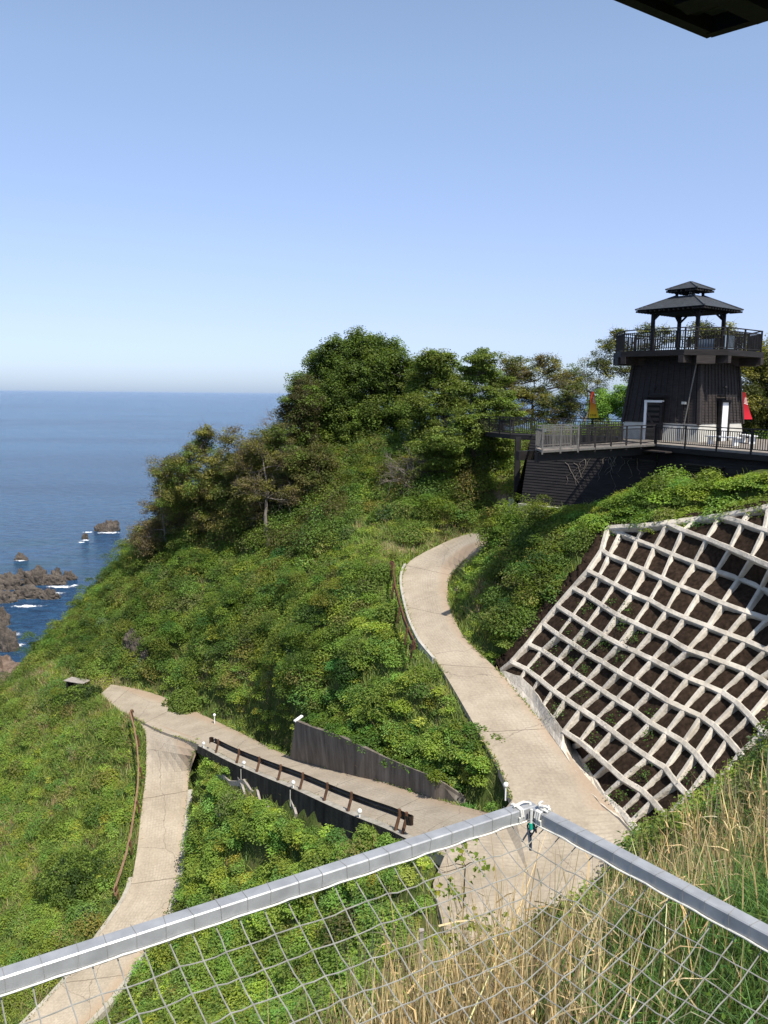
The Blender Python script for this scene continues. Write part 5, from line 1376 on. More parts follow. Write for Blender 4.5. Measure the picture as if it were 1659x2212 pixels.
for rep in range(4):
    c_ = np.array([Lb[i]+(Lb[i]-Rb[i])/np.linalg.norm(Lb[i]-Rb[i])*RNG.uniform(.95,1.35) for i in ft])+RNG.normal(0,.15,(len(ft),3)); c_[:, 2] = np.array([Lb[i][2] for i in ft])-1.35+RNG.normal(0,.1,len(ft))
    emit('kudzu', c_, RNG.uniform(.35,.5,len(c_)), .7, 170, .12, (.20,.29,.045), .2, .25, .8)
WTs = np.array([WT[i]*(1-t)+WT[i+1]*t for i in range(7) for t in np.linspace(0, 1, 5)])
for dx, dz, n_ in ((.55, -.05, 1), (1.2, .25, 1), (1.9, .5, 1)):
    c_ = WTs+np.array([dx*.8, dx*.6, dz])+RNG.normal(0, .12, WTs.shape); c_[:, 2] = np.maximum(c_[:, 2], gh(c_[:, 0], c_[:, 1]))-.05
    emit('kudzu', c_, RNG.uniform(.35,.6,len(c_)), .7, 260, .125, (.10,.17,.022), .2, .25, .6)
# ---- upright blades through everything; more where it is weedy, dry ones in patches
def blades_on(P, kind, lo, hi, width, base, v=.2, lean=.35, tan=0.0):
    n = len(P); D_ = np.array([0,0,1.0])+RNG.normal(size=(n, 3))*lean*np.array([1,1,.2]); c = hue(base, n, v, .12)
    GRS[kind].blades(P, D_, width, RNG.uniform(lo, hi, n), c)
G = scatter(130); G = G[vis_mask(G, .4, .5)]; G = G[free(G, .02)]; G = G[~bench_clear(G) | (RNG.random(len(G)) < .3)]
gx_, gy_, gz_ = proj(G); m_ = gz_ > 19; G, gx_, gy_, gz_ = G[m_], gx_[m_], gy_[m_], gz_[m_]
gn = vnoise(G[:, 0], G[:, 1], .3, 31); gn2 = vnoise(G[:, 0], G[:, 1], .8, 32)
Wg = zone(gx_, gy_, gz_, G[:, 0], G[:, 1])
pw = np.clip(.15+Wg[:, 2]*.9+(gn-.5)*.8, .05, 1)*(1-.6*Wg[:, 0])*np.where(Wg[:, 1] > .5, .45, 1)
G2 = RNG.random(len(G)) < pw; dryp = np.clip((gn2-.62)*3, 0, .7)+np.where((gx_ < 330) & (gy_ < 1500), .30, 0)+.05+np.where((gx_ > 330) & (gx_ < 720) & (gy_ > 1250) & (gy_ < 1560), .22, 0)
isdry = RNG.random(len(G)) < dryp; wdt = np.clip(gz_*.00065, .016, .045)
sg = G2 & ~isdry; blades_on(G[sg], 'grass', .28, .72, wdt[sg], (.22,.285,.062), .22)
sd_ = G2 & isdry; blades_on(G[sd_], 'dry', .35, .95, wdt[sd_]*.8, (.33,.25,.13), .3)
print('blades', sg.sum(), sd_.sum())
# weeds spilling over the edges of the paving
for S in (SA, SB, SCc):
    for e, o in ((0, 1), (1, 0)):
        if S is SA and e == 1: pts = S[1][:40]; oth = S[0][:40]
        else: pts, oth = S[e], S[o]
        for rep in range(26):
            t = RNG.random(len(pts)-1); j = np.arange(len(pts)-1); p = pts[j]+(pts[j+1]-pts[j])*t[:, None]; q = oth[j]+(oth[j+1]-oth[j])*t[:, None]
            d = unit(q-p); p = p+d*np.abs(RNG.normal(0,.07,(len(p),1)))-d*.06; k = vnoise(p[:, 0], p[:, 1], .7, 41) > .42; p = p[k]
            blades_on(p, 'grass' if rep % 4 else 'dry', .08, .24, .035, (.19,.25,.055) if rep % 4 else (.33,.25,.13), .25, .8)
LBL = {}
for kname, mname in (('kudzu','leaf'),('shrubs','leaf'),('weeds','leaf'),('thicket','leaf')):
    tag(FOL[kname].build({'kudzu':'ground_cover','shrubs':'undergrowth','weeds':'weeds','thicket':'thicket'}[kname], M[mname]),
        {'kudzu':'broad-leaved creeper carpeting the slopes between the roads','shrubs':'dense low scrub covering the seaward hillside','weeds':'light green weeds along the roads and slopes','thicket':'dark thicket under the evergreen trees'}[kname], 'vegetation', kind='stuff')
tag(GRS['grass'].build('grass', M['blade']), 'green grass growing through the scrub beside the roads', 'grass', kind='stuff')
tag(GRS['dry'].build('dry_grass', M['blade']), 'dry straw coloured grass in patches on the hillside', 'grass', kind='stuff')

# ------------------------------------------------------------------ near spur: long grass, dry reeds, broad leaves
NG = Fol(); NR = Fol(); NL = Fol()
P = scatter(230, -10, 22, 2, 27); P = P[vis_mask(P, .4, .6)]; P = P[free(P, .05)]; x_, y_, z_ = proj(P)
spur = (z_ < 22) & ((x_ > 880) | (z_ < 12)) & ~((x_ > 940) & (x_ < 1300) & (y_ > 1780) & (y_ < 2080) & (RNG.random(len(x_)) < .85)); P, x_, y_, z_ = P[spur], x_[spur], y_[spur], z_[spur]
kp = RNG.random(len(P)) < np.clip(14/z_, .45, 1.0)*np.where((x_ < 1150) & (y_ > 1900), .35, 1.0); P, x_, y_, z_ = P[kp], x_[kp], y_[kp], z_[kp]
n = len(P); D_ = np.array([.05,-.05,1.0])+RNG.normal(size=(n, 3))*.35*np.array([1,1,.2])
NG.blades(P, D_, np.clip(z_*.0013, .010, .028), RNG.uniform(.3, .85, n), hue((.085,.155,.030), n, .3, .15), .6)
s_ = RNG.random(n) < .55; q = P[s_]+np.c_[RNG.normal(0,.05,(s_.sum(),2)), RNG.uniform(.02,.45,s_.sum())]
NL.leaves(q, RNG.normal(size=(len(q), 3))*.6+np.array([0,-.2,.9]), np.clip(z_[s_]*.006, .05, .13)*RNG.uniform(.6,1.3,len(q)), hue((.065,.125,.022), len(q), .3, .15))
# reeds: stand in tufts
def reeds(C, nper, h0, h1, wd, spread=.35, lean=.16, col=(.50,.37,.20)):
    for c in C:
        m = RNG.integers(*nper); o = RNG.normal(0, spread, (m, 2)); X, Y = c[0]+o[:, 0], c[1]+o[:, 1]; Pm = np.c_[X, Y, gh(X, Y)-.05]
        l = np.array([RNG.normal(0,.06), RNG.normal(0,.06), 1]); Dm = l+RNG.normal(size=(m, 3))*lean*np.array([1,1,.1])
        L_ = RNG.uniform(h0, h1, m); cc = hue(col, m, .3, .08); zz = proj(np.array([c]))[2][0]; w_ = max(wd*1.2, zz*.0014)
        NR.blades(Pm, Dm, w_*RNG.uniform(.7, 1.4, m), L_, cc, .10)
        k2 = RNG.random(m) < .5; NR.blades(Pm[k2]+unit(Dm[k2])*L_[k2][:, None]*RNG.uniform(.3,.75,(k2.sum(),1)), Dm[k2]+RNG.normal(size=(k2.sum(),3))*.8, w_*1.1, RNG.uniform(.15,.4,k2.sum()), cc[k2]*1.1, .9)
TF = []
def tuft(n, xr, yr, zr, **kw):
    pts = []
    while len(pts) < n:
        z = RNG.uniform(*zr); p = Z(RNG.uniform(*xr), RNG.uniform(*yr), z); g_ = gh(p[0], p[1]); 
        if abs(g_-p[2]) < 1.8 and not on_road(np.array([p[0]]), np.array([p[1]]))[0]: pts.append((p[0], p[1], float(g_)))
        else:
            kw['_t'] = kw.get('_t', 0)+1
            if kw['_t'] > 4000: break
    return pts
DKB = (.15,.105,.065)
reeds(tuft(120, (1180,1700), (1620,1930), (12,27)), (5,14), .8, 1.75, .012, .5)
reeds(tuft(60, (1180,1700), (1640,1930), (12,27)), (3,8), .8, 1.6, .012, .5, .3, DKB)
reeds(tuft(90, (1080,1659), (1850,2250), (7,19)), (4,10), .7, 1.5, .010, .4)
reeds(tuft(60, (760,1200), (2120,2500), (5.5,9)), (5,12), .9, 1.9, .010, .28, .15)
reeds(tuft(60, (760,1200), (2120,2500), (5.5,9)), (4,9), .7, 1.6, .010, .25, .35, DKB)
reeds(tuft(60, (800,1250), (2000,2350), (9,16)), (5,10), .6, 1.4, .011, .4, .4, DKB)
reeds(tuft(50, (800,1250), (2000,2350), (9,16)), (5,10), .9, 1.7, .011, .4, .2)
reeds(tuft(34, (480,900), (2250,2600), (5.0,8)), (4,9), 1.0, 2.0, .009, .25, .15)
reeds(tuft(26, (780,1100), (2150,2450), (6,10)), (8,16), 1.4, 2.4, .011, .22, .12)
reeds(tuft(26, (1150,1500), (2100,2450), (5.5,9)), (3,7), .6, 1.3, .009, .25, .2)
reeds(tuft(50, (640,1150), (2030,2330), (12,26)), (7,16), 1.0, 2.0, .012, .5)
tag(NG.build('long_grass', M['blade']), 'long green grass on the bank below the steel railing', 'grass', kind='stuff')
tag(NL.build('ground_cover', M['leaf']), 'small green leaves among the long grass below the railing', 'vegetation', kind='stuff')
tag(NR.build('dry_reeds', M['blade']), 'tall dry tan reeds standing behind and below the net', 'reeds', kind='stuff')

# ------------------------------------------------------------------ trees
def branch(mb, p, d, L, r, depth, out, curl=.25, sides=5, upb=.15):
    """recursive limb; collects twig tips in out"""
    n = 4 if depth > 1 else 3; pts = [p]; rr = [r]
    for i in range(n):
        d = unit(d+RNG.normal(size=3)*curl+np.array([0,0,upb*.4])); p = p+d*L/n; pts.append(p); rr.append(r*(1-.55*(i+1)/n))
    mb.tube(pts, rr, sides if depth > 1 else 3, cap=False)
    if depth == 0: out.append(p); return
    for i in range(RNG.integers(2, 4)):
        k = RNG.integers(2, n+1); q = pts[k]; dd = unit(d+RNG.normal(size=3)*.75+np.array([0,0,upb])); branch(mb, q, dd, L*RNG.uniform(.55,.8), rr[k]*.7, depth-1, out, curl, sides, upb)
def limb(mb, a, b, r0, r1, wob=.10, n=6):
    L = np.linalg.norm(b-a); pts = []; side = RNG.normal(size=3)*L*wob
    for i in range(n+1):
        t = i/n; pts.append(a+(b-a)*t+side*math.sin(math.pi*t)+RNG.normal(size=3)*L*.015*(0 < i < n)-np.array([0,0,1])*0)
    mb.tube(pts, [r0+(r1-r0)*i/n for i in range(n+1)], 7, cap=False); return pts
def tree(name, lab, base, clusters, cols, leaf=.16, puffs=10, per=70, trunk=.20, bark='bark', twigs=0, lean=.1, group=None, squash=.62, lai=1.0, cat='tree'):
    b = np.array([base[0], base[1], gh(base[0], base[1])-.2]); root = empty(name, tuple(b), lab, cat, group)
    Cs = [Z(x, y, z_) for (x, y, z_, R) in clusters]; Rs = [c[3] for c in clusters]
    ctr = np.mean(Cs, 0); topz = max(c[2] for c in Cs); fork = b+(ctr-b)*np.array([.6,.6,.45]); mb = MB()
    tp = limb(mb, b, fork, trunk, trunk*.72, .05); mb2 = MB()
    tips = []; fol = Fol()
    up_ = fork+(np.array([ctr[0], ctr[1], topz-.4])-fork)*.8; tp2 = limb(mb, fork, up_, trunk*.72, trunk*.22, .06)
    spine = tp[3:]+tp2
    for c, R_ in zip(Cs, Rs):
        q = min(spine, key=lambda s: np.linalg.norm(s-c)+max(0, s[2]-c[2])*1.5)
        lp = limb(mb2, q, c-np.array([0,0,R_*.2]), trunk*.34, trunk*.10, .10)
        m = int(puffs*1.5*(R_/1.4)**2)+4
        d = unit(RNG.normal(size=(m, 3))); d[:, 2] = d[:, 2]*.9+.15; rad = R_*RNG.uniform(.45, 1.05, (m, 1)); off = d*rad; off[:, 2] *= squash+.3
        PC = c+off
        for pc in PC[:max(4, m//2)]:
            k0 = lp[RNG.integers(3, len(lp))]; limb(mb2, k0, pc, trunk*.09, .012, .12, 4)
            if twigs:
                for _ in range(twigs): branch(mb2, pc-(pc-k0)*.3, unit(pc-k0+RNG.normal(size=3)*.5), RNG.uniform(.5,1.1), .022, 1, tips, .3, 3)
        pr = RNG.uniform(.45, .90, m)*min(1, R_/1.1); nn = int(per*lai*2.6)
        if nn > 0:
            ix = np.repeat(np.arange(m), nn); dd = unit(RNG.normal(size=(len(ix), 3))); rr = pr[ix][:, None]*(RNG.random((len(ix), 1))**.45)
            o = dd*rr; o[:, 2] *= squash; Pp = PC[ix]+o; Nn = dd*.5+RNG.normal(size=Pp.shape)*.4+np.array([0,0,.95])
            ci = RNG.integers(0, len(cols), m); cc = np.array([cols[i] for i in ci])[ix]*np.exp(RNG.normal(0,.16,(m,1)))[ix]*np.exp(RNG.normal(0,.25,(len(ix),1)))
            fol.leaves(Pp, Nn, leaf*RNG.uniform(.6,1.3,len(ix)), cc)
    shift(mb, root).build('trunk', M[bark], root, smooth=True); shift(mb2, root).build('limbs', M[bark], root, smooth=True)
    if fol.n: fol.build('crown', M['leaf'], root)
    return root
DKG, EVG, YOL, BRN, LGT = (.090,.135,.026), (.135,.190,.034), (.24,.225,.055), (.18,.135,.065), (.20,.32,.055)
HZ = [0.0]
def zb(x, y, z):
    """foot of a tree: where the sight line meets the ground, at most at depth z"""
    for t in np.arange(34, z, .5):
        p = Z(x, y, t)
        if p[2] <= gh(p[0], p[1]): break
    HZ[0] = t-z if t < z-1 else 0.0
    if HZ[0]: print('moved', x, y, z, '->', t)
    p = Z(x, y, t); return (p[0], p[1], t)
cl = lambda z, lst: [(x, y, z+HZ[0]+RNG.normal(0, .8), R_*1.22) for x, y, R_ in lst]
tree('evergreen_tree', 'largest dark round-topped evergreen on the crest left of the group', zb(735,1000,73),
     cl(73, [(772,768,1.5),(705,798,1.5),(835,782,1.4),(655,850,1.3),(722,858,1.7),(790,845,1.7),(858,850,1.4),(700,925,1.5),(770,930,1.6),(840,925,1.4),(885,800,1.0),(735,985,1.1),(812,990,1.1),(745,805,1.4),(810,810,1.4),(880,900,1.1),(700,885,1.5),(745,905,1.6),(800,900,1.5),(690,960,1.3),(760,965,1.3),(850,975,1.1),(725,765,1.0),(800,758,1.0)]),
     [DKG, EVG, (.10,.145,.026), (.145,.185,.034)], .18, 26, 75, .34, squash=.82)
tree('evergreen_tree', 'brown-tinged tree on the seaward left flank of the largest evergreen', zb(660,1010,71),
     cl(70, [(640,870,1.1),(628,905,1.0),(655,925,1.2),(668,880,1.0),(640,960,.9),(660,840,.9)]), [(.085,.075,.025), (.07,.065,.022), EVG], .16, 18, 60, .18, twigs=1)
tree('evergreen_tree', 'flat-topped evergreen between the largest tree and the layered pine', zb(925,1000,69),
     cl(69, [(960,790,.9),(925,778,.8),(935,802,1.1),(905,835,1.1),(970,830,1.0),(900,885,1.2),(950,880,1.1),(990,868,.9),(915,930,1.1)]), [EVG, (.12,.15,.026), (.14,.165,.03)], .17, 22, 65, .20)
tree('pine_tree', 'layered pine with flat tiers of needles beside the footbridge', zb(1022,1060,62),
     cl(62, [(1045,778,.9),(1025,812,.9),(1070,822,.8),(1000,842,.8),(1045,865,1.0),(1085,868,.8),(1005,905,1.0),(1060,912,1.0),(1030,948,1.1),(965,955,1.1),(1075,958,.8),(920,975,.9),(985,1000,.9),(1040,1005,.7),(1100,905,.8),(950,1010,.8)]),
     [EVG, (.13,.175,.03), (.15,.185,.032)], .16, 24, 60, .22, squash=.42)
tree('broadleaf_tree', 'spreading yellow-olive tree behind the footbridge right of the pine', zb(1150,960,77),
     cl(77, [(1130,805,1.3),(1180,795,1.2),(1150,850,1.4),(1210,825,1.2),(1105,850,1.0),(1190,870,1.2),(1120,900,1.1),(1230,870,1.0),(1170,905,1.1),(1215,905,1.0),(1095,820,.9),(1085,880,1.0),(1240,830,1.0),(1100,785,.9),(1080,835,1.0)]), [YOL, (.16,.12,.035), (.09,.11,.025)], .15, 18, 42, .20, twigs=1, squash=.5)
tree('broadleaf_tree', 'sparse tree with bare grey twigs on top between the olive tree and the tower', zb(1265,950,75),
     cl(75, [(1258,800,1.0),(1290,780,.9),(1240,840,1.1),(1285,840,1.1),(1225,880,1.0),(1270,885,1.1)]), [YOL, (.11,.15,.03), (.10,.11,.03)], .14, 14, 30, .17, bark='bark_pale', twigs=3, squash=.5)
tree('broadleaf_tree', 'bright green bushy tree just right of the yellow banner', zb(1315,950,70),
     cl(70, [(1305,868,1.0),(1340,880,.9),(1295,895,.8),(1350,850,.8)]), [LGT, (.10,.19,.03)], .15, 22, 60, .12)
tree('broadleaf_tree', 'tall gnarled tree rising behind the left side of the tower', zb(1345,950,74),
     cl(74, [(1320,745,.9),(1345,765,1.1),(1320,800,1.0),(1360,810,1.0),(1395,760,.9),(1380,860,1.1),(1330,720,.6),(1400,720,.8),(1440,725,.9)]), [YOL, (.10,.12,.03), (.13,.14,.035)], .15, 16, 34, .22, twigs=2, squash=.5)
tree('broadleaf_tree', 'dark olive tree behind the right side of the tower', zb(1660,960,70),
     cl(69, [(1620,800,1.3),(1660,770,1.3),(1655,850,1.5),(1610,870,1.2),(1690,820,1.4),(1640,910,1.2),(1700,900,1.4),(1560,740,1.0),(1520,732,.9)]), [(.075,.085,.022), (.06,.075,.02), YOL], .16, 20, 55, .25, twigs=1)
tree('broadleaf_tree', 'thin tree with a fresh bright green top standing against the sea', zb(450,1180,80),
     cl(80, [(447,945,.8),(440,965,.8)])+cl(80, [(405,1005,1.3),(470,1010,1.3),(430,1050,1.5),(370,1035,1.2),(480,1070,1.4),(400,1095,1.5),(455,1120,1.4),(430,1150,1.2),(375,1075,1.2)]), [(.15,.16,.035), YOL, (.13,.11,.04), EVG], .15, 22, 52, .18, twigs=2, squash=.65)
tree('broadleaf_tree', 'low olive tree between the bright topped tree and the forked tree', zb(520,1190,78), cl(78, [(520,1010,1.3),(545,1050,1.4),(505,1075,1.4),(540,1110,1.4),(500,1140,1.3),(560,1000,1.1),(540,975,.9)]), [(.13,.145,.035), (.17,.145,.04), EVG], .15, 22, 52, .15, twigs=2)
tree('broadleaf_tree', 'low dark tree in the hollow between the forked tree and the largest evergreen', zb(650,1110,75), cl(75, [(640,1000,1.3),(670,1040,1.3),(630,1060,1.2),(690,1000,1.2),(600,945,1.0),(620,975,1.1)]), [(.10,.12,.025), (.13,.12,.035), EVG], .15, 22, 55, .15, twigs=2)
tp_ = Z(447, 945, 80); fr = Fol(); n = 900; d = unit(RNG.normal(size=(n,3)))*1.15*RNG.random((n,1))**.4; d[:, 2] *= .8
tree('forked_tree', 'half bare forked tree with a pale trunk standing in the scrub', zb(580,1190,74),
     cl(74, [(560,965,1.1),(620,1000,1.1),(520,1005,1.1),(600,1060,1.1),(545,1060,1.1),(500,950,.9),(640,1075,.9),(560,1110,.9)]), [(.15,.14,.04), YOL, (.13,.10,.045)], .14, 18, 36, .20, bark='bark_pale', twigs=3, squash=.55)
tree('bare_tree', 'leafless grey-brown twiggy tree leaning out over the sea beside the dark crown', zb(650,1010,73),
     cl(73, [(600,905,.9),(630,950,.9),(580,930,.8),(660,990,.9),(620,1000,.8)]), [BRN], .12, 12, 4, .13, bark='bark_pale', twigs=4)
tree('bare_tree', 'brown twiggy tree at the left end of the wooded crest', zb(370,1190,84),
     cl(84, [(340,1090,1.2),(325,1140,1.0),(385,1125,1.2),(355,1050,1.0),(320,1180,.9),(395,1170,1.1),(345,1010,.9),(300,1165,1.0),(360,1215,1.0)]), [(.16,.12,.05), BRN, OLV], .14, 20, 42, .14, bark='bark_pale', twigs=4)
tree('dead_bush', 'dry grey leafless bush leaning on the bank below the pine', zb(880,1060,61),
     cl(61, [(860,1010,.9),(900,985,.9),(880,1035,.8),(920,1010,.7),(835,1035,.7)]), [BRN], .10, 12, 3, .10, bark='bark_pale', twigs=5, cat='bush')
# single shrubs that stand out from the scrub
def shrub(lab, x, y, z, R_, cols, leaf, h=1.0, group=None):
    p = Z(x, y, z); p[2] = gh(p[0], p[1]); root = empty('shrub', tuple(p), lab, 'shrub', group); mb = MB(); fol = Fol(); n = int(26*R_*R_)+8
    for k in range(7):
        a = RNG.uniform(0, 6.28); mb.tube([p-np.array([0,0,.1]), p+np.array([math.cos(a)*R_*.3, math.sin(a)*R_*.3, R_*.5*h]), p+np.array([math.cos(a)*R_*.65, math.sin(a)*R_*.65, R_*.85*h])], [.03,.02,.008], 5, cap=False)
    d = unit(RNG.normal(size=(n, 3))); d[:, 2] = abs(d[:, 2]); PC = p+d*R_*RNG.uniform(.5,1,(n,1))*np.array([1,1,h])
    m = int(2.4*.45**2*6/(leaf**2*.31)); m = min(max(m, 30), 170); ix = np.repeat(np.arange(n), m); dd = unit(RNG.normal(size=(len(ix),3)))
    Pp = PC[ix]+dd*RNG.uniform(.25,.45,(len(ix),1)); cc = np.array([cols[i] for i in RNG.integers(0,len(cols),n)])[ix]*np.exp(RNG.normal(0,.25,(len(ix),1)))
    fol.leaves(Pp, dd*.6+RNG.normal(size=Pp.shape)*.5+np.array([0,0,.6]), leaf*RNG.uniform(.7,1.3,len(ix)), cc)
    shift(mb, root).build('stems', M['bark'], root); fol.build('foliage', M['leaf'], root)
shrub('largest dark shrub on the left slope beside the lower end of the rusty rail', 175, 1925, 49.5, 2.3, [SHR,(.05,.09,.016)], .13, .6)
shrub('dark shrub just below the bench', 180, 1525, 65, 1.5, [SHR,(.05,.08,.018)], .16, .7)
shrub('rounded dark green shrub in the middle of the slope above the grey wall', 752, 1430, 46, .9, [(.04,.09,.015)], .14, .9)
shrub('dark shrub against the small rock face above the gravel lay-by', 400, 1400, 61, 1.6, [SHR,EVG], .16, .8)
shrub('dense shrub at the foot of the black wall where the road disappears', 1150, 1110, 46, 1.0, [EVG,(.06,.11,.02)], .13, .8)
# yellow-green sapling behind the net
sp0 = Z(1000, 2090, 17.5); sp0[2] = gh(sp0[0], sp0[1])
root = empty('sapling', tuple(sp0), 'leafy yellow-green sapling behind the net in front of the junction', 'sapling'); mb = MB(); tips = []
tgt = Z(1005, 1870, 16.8); L_ = np.linalg.norm(tgt-sp0)
pts_ = limb(mb, sp0, tgt, .035, .012, .05)
for k in range(16):
    q = pts_[RNG.integers(2, 7)]; branch(mb, q, unit(RNG.normal(size=3)*np.array([1,.6,.5])+np.array([.25,0,.5])), RNG.uniform(.35,.75), .012, 1, tips, .25, 4)
fol = Fol(); tips = np.array(tips+pts_[3:])
ix = RNG.integers(0, len(tips), 420); Pp = tips[ix]+RNG.normal(0,.10,(420,3)); fol.leaves(Pp, RNG.normal(size=(420,3))*.5+np.array([.1,-.4,.8]), .13*RNG.uniform(.5,1.2,420), hue((.20,.25,.03), 420, .2, .15), .75)
shift(mb, root).build('stem', M['bark'], root); fol.build('foliage', M['leaf'], root)
# a few seedlings and creepers in the lattice's cells
SD = Fol(); 
for rc in [(2,3),(2,4),(3,2),(4,3),(4,4),(5,2),(5,4),(4,5),(6,2),(6,5),(7,5),(7,7),(8,8),(6,9),(7,10),(8,11),(6,12),(5,8),(7,4),(3,4),(4,2),(5,3),(8,10),(9,10),(6,7),(3,5)]:
    a, c = N3.get(rc), N3.get((rc[0]+1, rc[1]+1))
    if a is None or c is None: continue
    n = RNG.integers(18, 90); q = a*.45+c*.55-NN[rc]*.10+RNG.normal(0,.10,3); o = RNG.normal(0,.17,(n,3)); SD.leaves(q+o+NN[rc]*.08, RNG.normal(size=(n,3))*.5+NN[rc]+np.array([0,0,.4]), .10*RNG.uniform(.5,1.2,n), hue((.075,.14,.022), n, .25, .15))
tag(SD.build('seedlings', M['leaf']), 'small green seedlings sprouting from soil in the lattice cells', 'plants', kind='stuff')

# ------------------------------------------------------------------ rocks in the sea and the foam round them
def rock(name, lab, pieces, mat, cat='rock'):
    """pieces: (x, y, z, rx, ry, rz, seed) in world metres"""
    root = empty(name, (pieces[0][0], pieces[0][1], 0), lab, cat); V, Qd = [], []
    for (x, y, z, rx, ry, rz, sd) in pieces:
        nu, nv = 40, 26; b0 = len(V)
        for j in range(nv+1):
            th = math.pi*j/nv
            for i in range(nu):
                ph = 2*math.pi*i/nu; d = Vector((math.sin(th)*math.cos(ph), math.sin(th)*math.sin(ph), math.cos(th)))
                q = d*1.6+Vector((sd*3.1, sd*1.7, sd))
                vd, vp = mnoise.voronoi(q*1.25)[:2]; vd2 = mnoise.voronoi(q*3.1)[0]
                r = .80+.42*(vd[1]-vd[0])+.16*(vd2[1]-vd2[0])+.15*mnoise.noise(q*1.1)+.05*mnoise.noise(q*6)
                V.append((x+d.x*rx*r, y+d.y*ry*r, z+d.z*rz*r))
        for j in range(nv):
            for i in range(nu): i2 = (i+1) % nu; Qd.append((b0+j*nu+i, b0+(j+1)*nu+i, b0+(j+1)*nu+i2, b0+j*nu+i2))
    V = np.array(V)-np.array([pieces[0][0], pieces[0][1], 0]); np_mesh('stone', V, np.array(Qd), mat, root); return root
def S_(x, y): return D(x, y, H)
def rp_(x, y, w_, h_, dep=1.0, dz=0.0, sd=1.0):
    """rock sized by its width and height on the print"""
    p = S_(x, y); z = proj(p)[2]; k = K/F*z; return (p[0], p[1], dz, w_*k/2, w_*k/2*dep, h_*k, sd)
rock('sea_rock', 'dark rock stack with a notched top standing in the sea, farthest out', [rp_(238,1147,40,24,.8,0,1.3), rp_(216,1147,26,17,.8,0,2.2), rp_(252,1144,14,22,.8,0,4.2)], M['rock'])
rock('sea_rock', 'small pointed rock with surf in front of the notched stack', [rp_(184,1164,16,13,.8,0,3.4)], M['rock'])
rock('sea_rock', 'lone dark rock ringed with foam near the left edge', [rp_(44,1209,26,14,.8,0,5.1), rp_(55,1210,14,7,.8,0,6.1)], M['rock'])
rock('sea_rock', 'low wet rock in surf touching the scrub slope', [rp_(272,1196,22,7,.8,0,9.1)], M['rock'])
rock('rocky_reef', 'long brown rocky reef reaching into the sea from the left', [rp_(20,1270,70,34,.6,0,1.1), rp_(80,1262,60,36,.5,0,2.1), rp_(60,1290,80,28,.5,0,3.1), rp_(120,1262,50,28,.5,0,4.4), rp_(150,1252,36,17,.5,0,5.2), rp_(10,1300,60,26,.6,0,6.6), rp_(105,1293,50,22,.5,0,7.1),
     rp_(45,1250,22,22,.6,0,8.2), rp_(85,1243,22,24,.6,0,9.2), rp_(125,1245,18,20,.6,0,2.9), rp_(-30,1290,80,36,.6,0,3.9)], M['rock'], 'reef')
rock('sea_cliff', 'steep layered cliff rock at the left edge nearer than the reef', [rp_(-20,1395,90,72,.6,0,1.7), rp_(20,1405,44,50,.6,0,2.7)], M['rock'], 'cliff')
rock('sea_rock', 'blocky rock at the left edge in the gap between the reef and the cliff', [rp_(0,1350,46,40,.6,0,3.7)], M['rock'])
a_ = Z(20,1440,112); b_ = Z(-30,1440,108); 
rock('sea_cliff', 'reddish brown rock slab below the weedy edge at the far left', [(a_[0], a_[1], a_[2]-4, 5, 4, 4.6, 4.7), (b_[0], b_[1], b_[2]-3, 6, 4, 5.2, 5.7), (a_[0]+3.4, a_[1]-1, a_[2]-5.2, 3.6, 3, 4.4, 6.3)], M['rock_brown'], 'cliff')
for (bx, by, br_, bs, bl) in ((990,1262,.26,1.2,'small dark stone on the grass right of the upper road, upper of two'), (988,1281,.20,2.4,'small dark stone on the grass right of the upper road, lower of two'), (1137,1398,.42,3.1,'pale boulder in the bank left of the lattice wall')):
    bp = zb(bx, by, 50); rock('boulder', bl, [(bp[0], bp[1], gh(bp[0], bp[1])+br_*.5, br_, br_*.9, br_, bs)], M['rock' if br_ < .3 else 'rock_brown'], 'boulder')
q1, q2 = Z(*[318,1462][:2], zb(318,1462,75)[2]+.6), Z(292,1428, zb(292,1428,78)[2]+1.0)
def small_rock(p, r, sd, lab): rock('boulder', lab, [(p[0], p[1], p[2], r, r*.8, r*1.1, sd)], M['rock_brown'], 'boulder'); 
rr_ = rock('rock_face', 'grey-brown rock outcrop under the scrub beside the gravel lay-by', [(q1[0], q1[1], gh(q1[0], q1[1])+.1, .55,.45,.95, 2.2), (q2[0], q2[1], gh(q2[0], q2[1])+.2, 1.1,.7,1.3, 3.2), ((q1[0]+q2[0])/2, (q1[1]+q2[1])/2, gh((q1[0]+q2[0])/2, (q1[1]+q2[1])/2)+.2, 1.0,.6,1.1, 5.5)], M['rock'], 'rock')
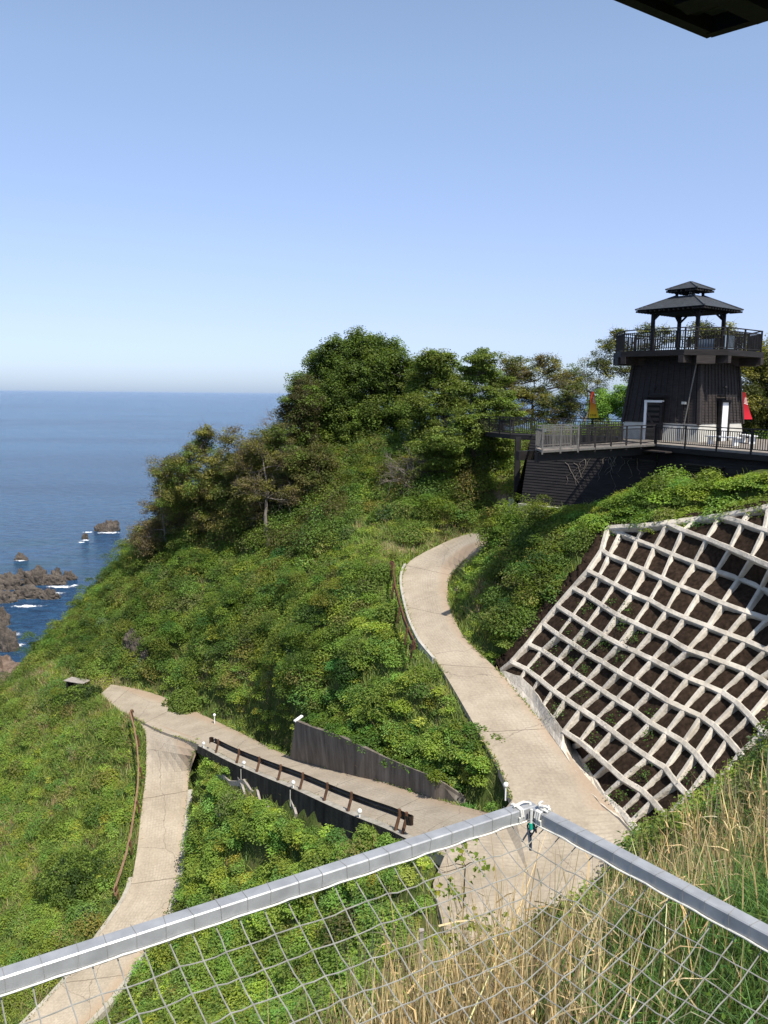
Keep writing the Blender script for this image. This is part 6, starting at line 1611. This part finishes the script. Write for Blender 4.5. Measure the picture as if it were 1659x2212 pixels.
# foam: ragged white sheets a hand above the water
def foam_mat():
    m, nt, b = mat_new('sea_foam', .8, .2); b.inputs['Base Color'].default_value = (.85,.87,.88,1)
    g = nt.nodes.new('ShaderNodeNewGeometry'); uv = nt.nodes.new('ShaderNodeUVMap'); uv.uv_map = 'foam'; sx = nt.nodes.new('ShaderNodeSeparateXYZ'); nt.links.new(uv.outputs[0], sx.inputs[0])
    n_ = noise_tex(nt, .9, 7, .7, vec=g.outputs['Position'], dist=1.0)
    v = math_n(nt, 'ADD', n_, math_n(nt, 'MULTIPLY', sx.outputs['X'], -.42)); a_ = ramp(nt, [(.30, (0,)*3), (.42, (1,)*3)], v)
    nt.links.new(a_, b.inputs['Alpha']); return m
MF = foam_mat()
def foam(spots):
    V, Fc, U = [], [], []
    for (x, y, wx, wy) in spots:
        p = S_(x, y); z = proj(p)[2]; k = K/F*z; rx, ry = wx*k/2, wy*k/2*5.5; b0 = len(V)
        V.append((p[0], p[1], .06)); U.append((0, 0))
        for i in range(28):
            a = 2*math.pi*i/28; V.append((p[0]+rx*math.cos(a), p[1]+ry*math.sin(a), .06)); U.append((1, 0))
        Fc += [(b0, b0+1+i, b0+1+(i+1) % 28) for i in range(28)]
    me = bpy.data.meshes.new('foam'); me.from_pydata(V, [], Fc); me.materials.append(MF); ul = me.uv_layers.new(name='foam')
    for lp in me.loops: ul.data[lp.index].uv = U[lp.vertex_index]
    o = bpy.data.objects.new('foam', me); link(o); tag(o, 'white surf breaking round the sea rocks', 'foam', kind='stuff')
foam([(235,1151,90,7),(185,1167,34,6),(175,1172,26,5),(46,1211,46,6),(272,1198,34,8),(130,1268,110,8),(10,1252,70,16),(60,1249,80,8),(110,1283,100,14),(190,1150,40,5),(160,1265,30,6),(20,1372,70,10),(40,1395,40,10),(60,1310,120,8)])

# ------------------------------------------------------------------ sea haze
mh = bpy.data.materials.new('sea_haze'); mh.use_nodes = True; nth = mh.node_tree; nth.nodes.clear()
oh = nth.nodes.new('ShaderNodeOutputMaterial'); pv_ = nth.nodes.new('ShaderNodeVolumePrincipled')
pv_.inputs['Color'].default_value = (.72,.85,1,1); pv_.inputs['Density'].default_value = 0.4e-5; pv_.inputs['Anisotropy'].default_value = .2
nth.links.new(pv_.outputs[0], oh.inputs['Volume'])
mb = MB(); mb.box((0, 30000, 31), (125000, 62000, 66)); hz = mb.build('haze', mh); tag(hz, kind='stuff'); hz['label'] = 'thin pale haze over the distant sea'
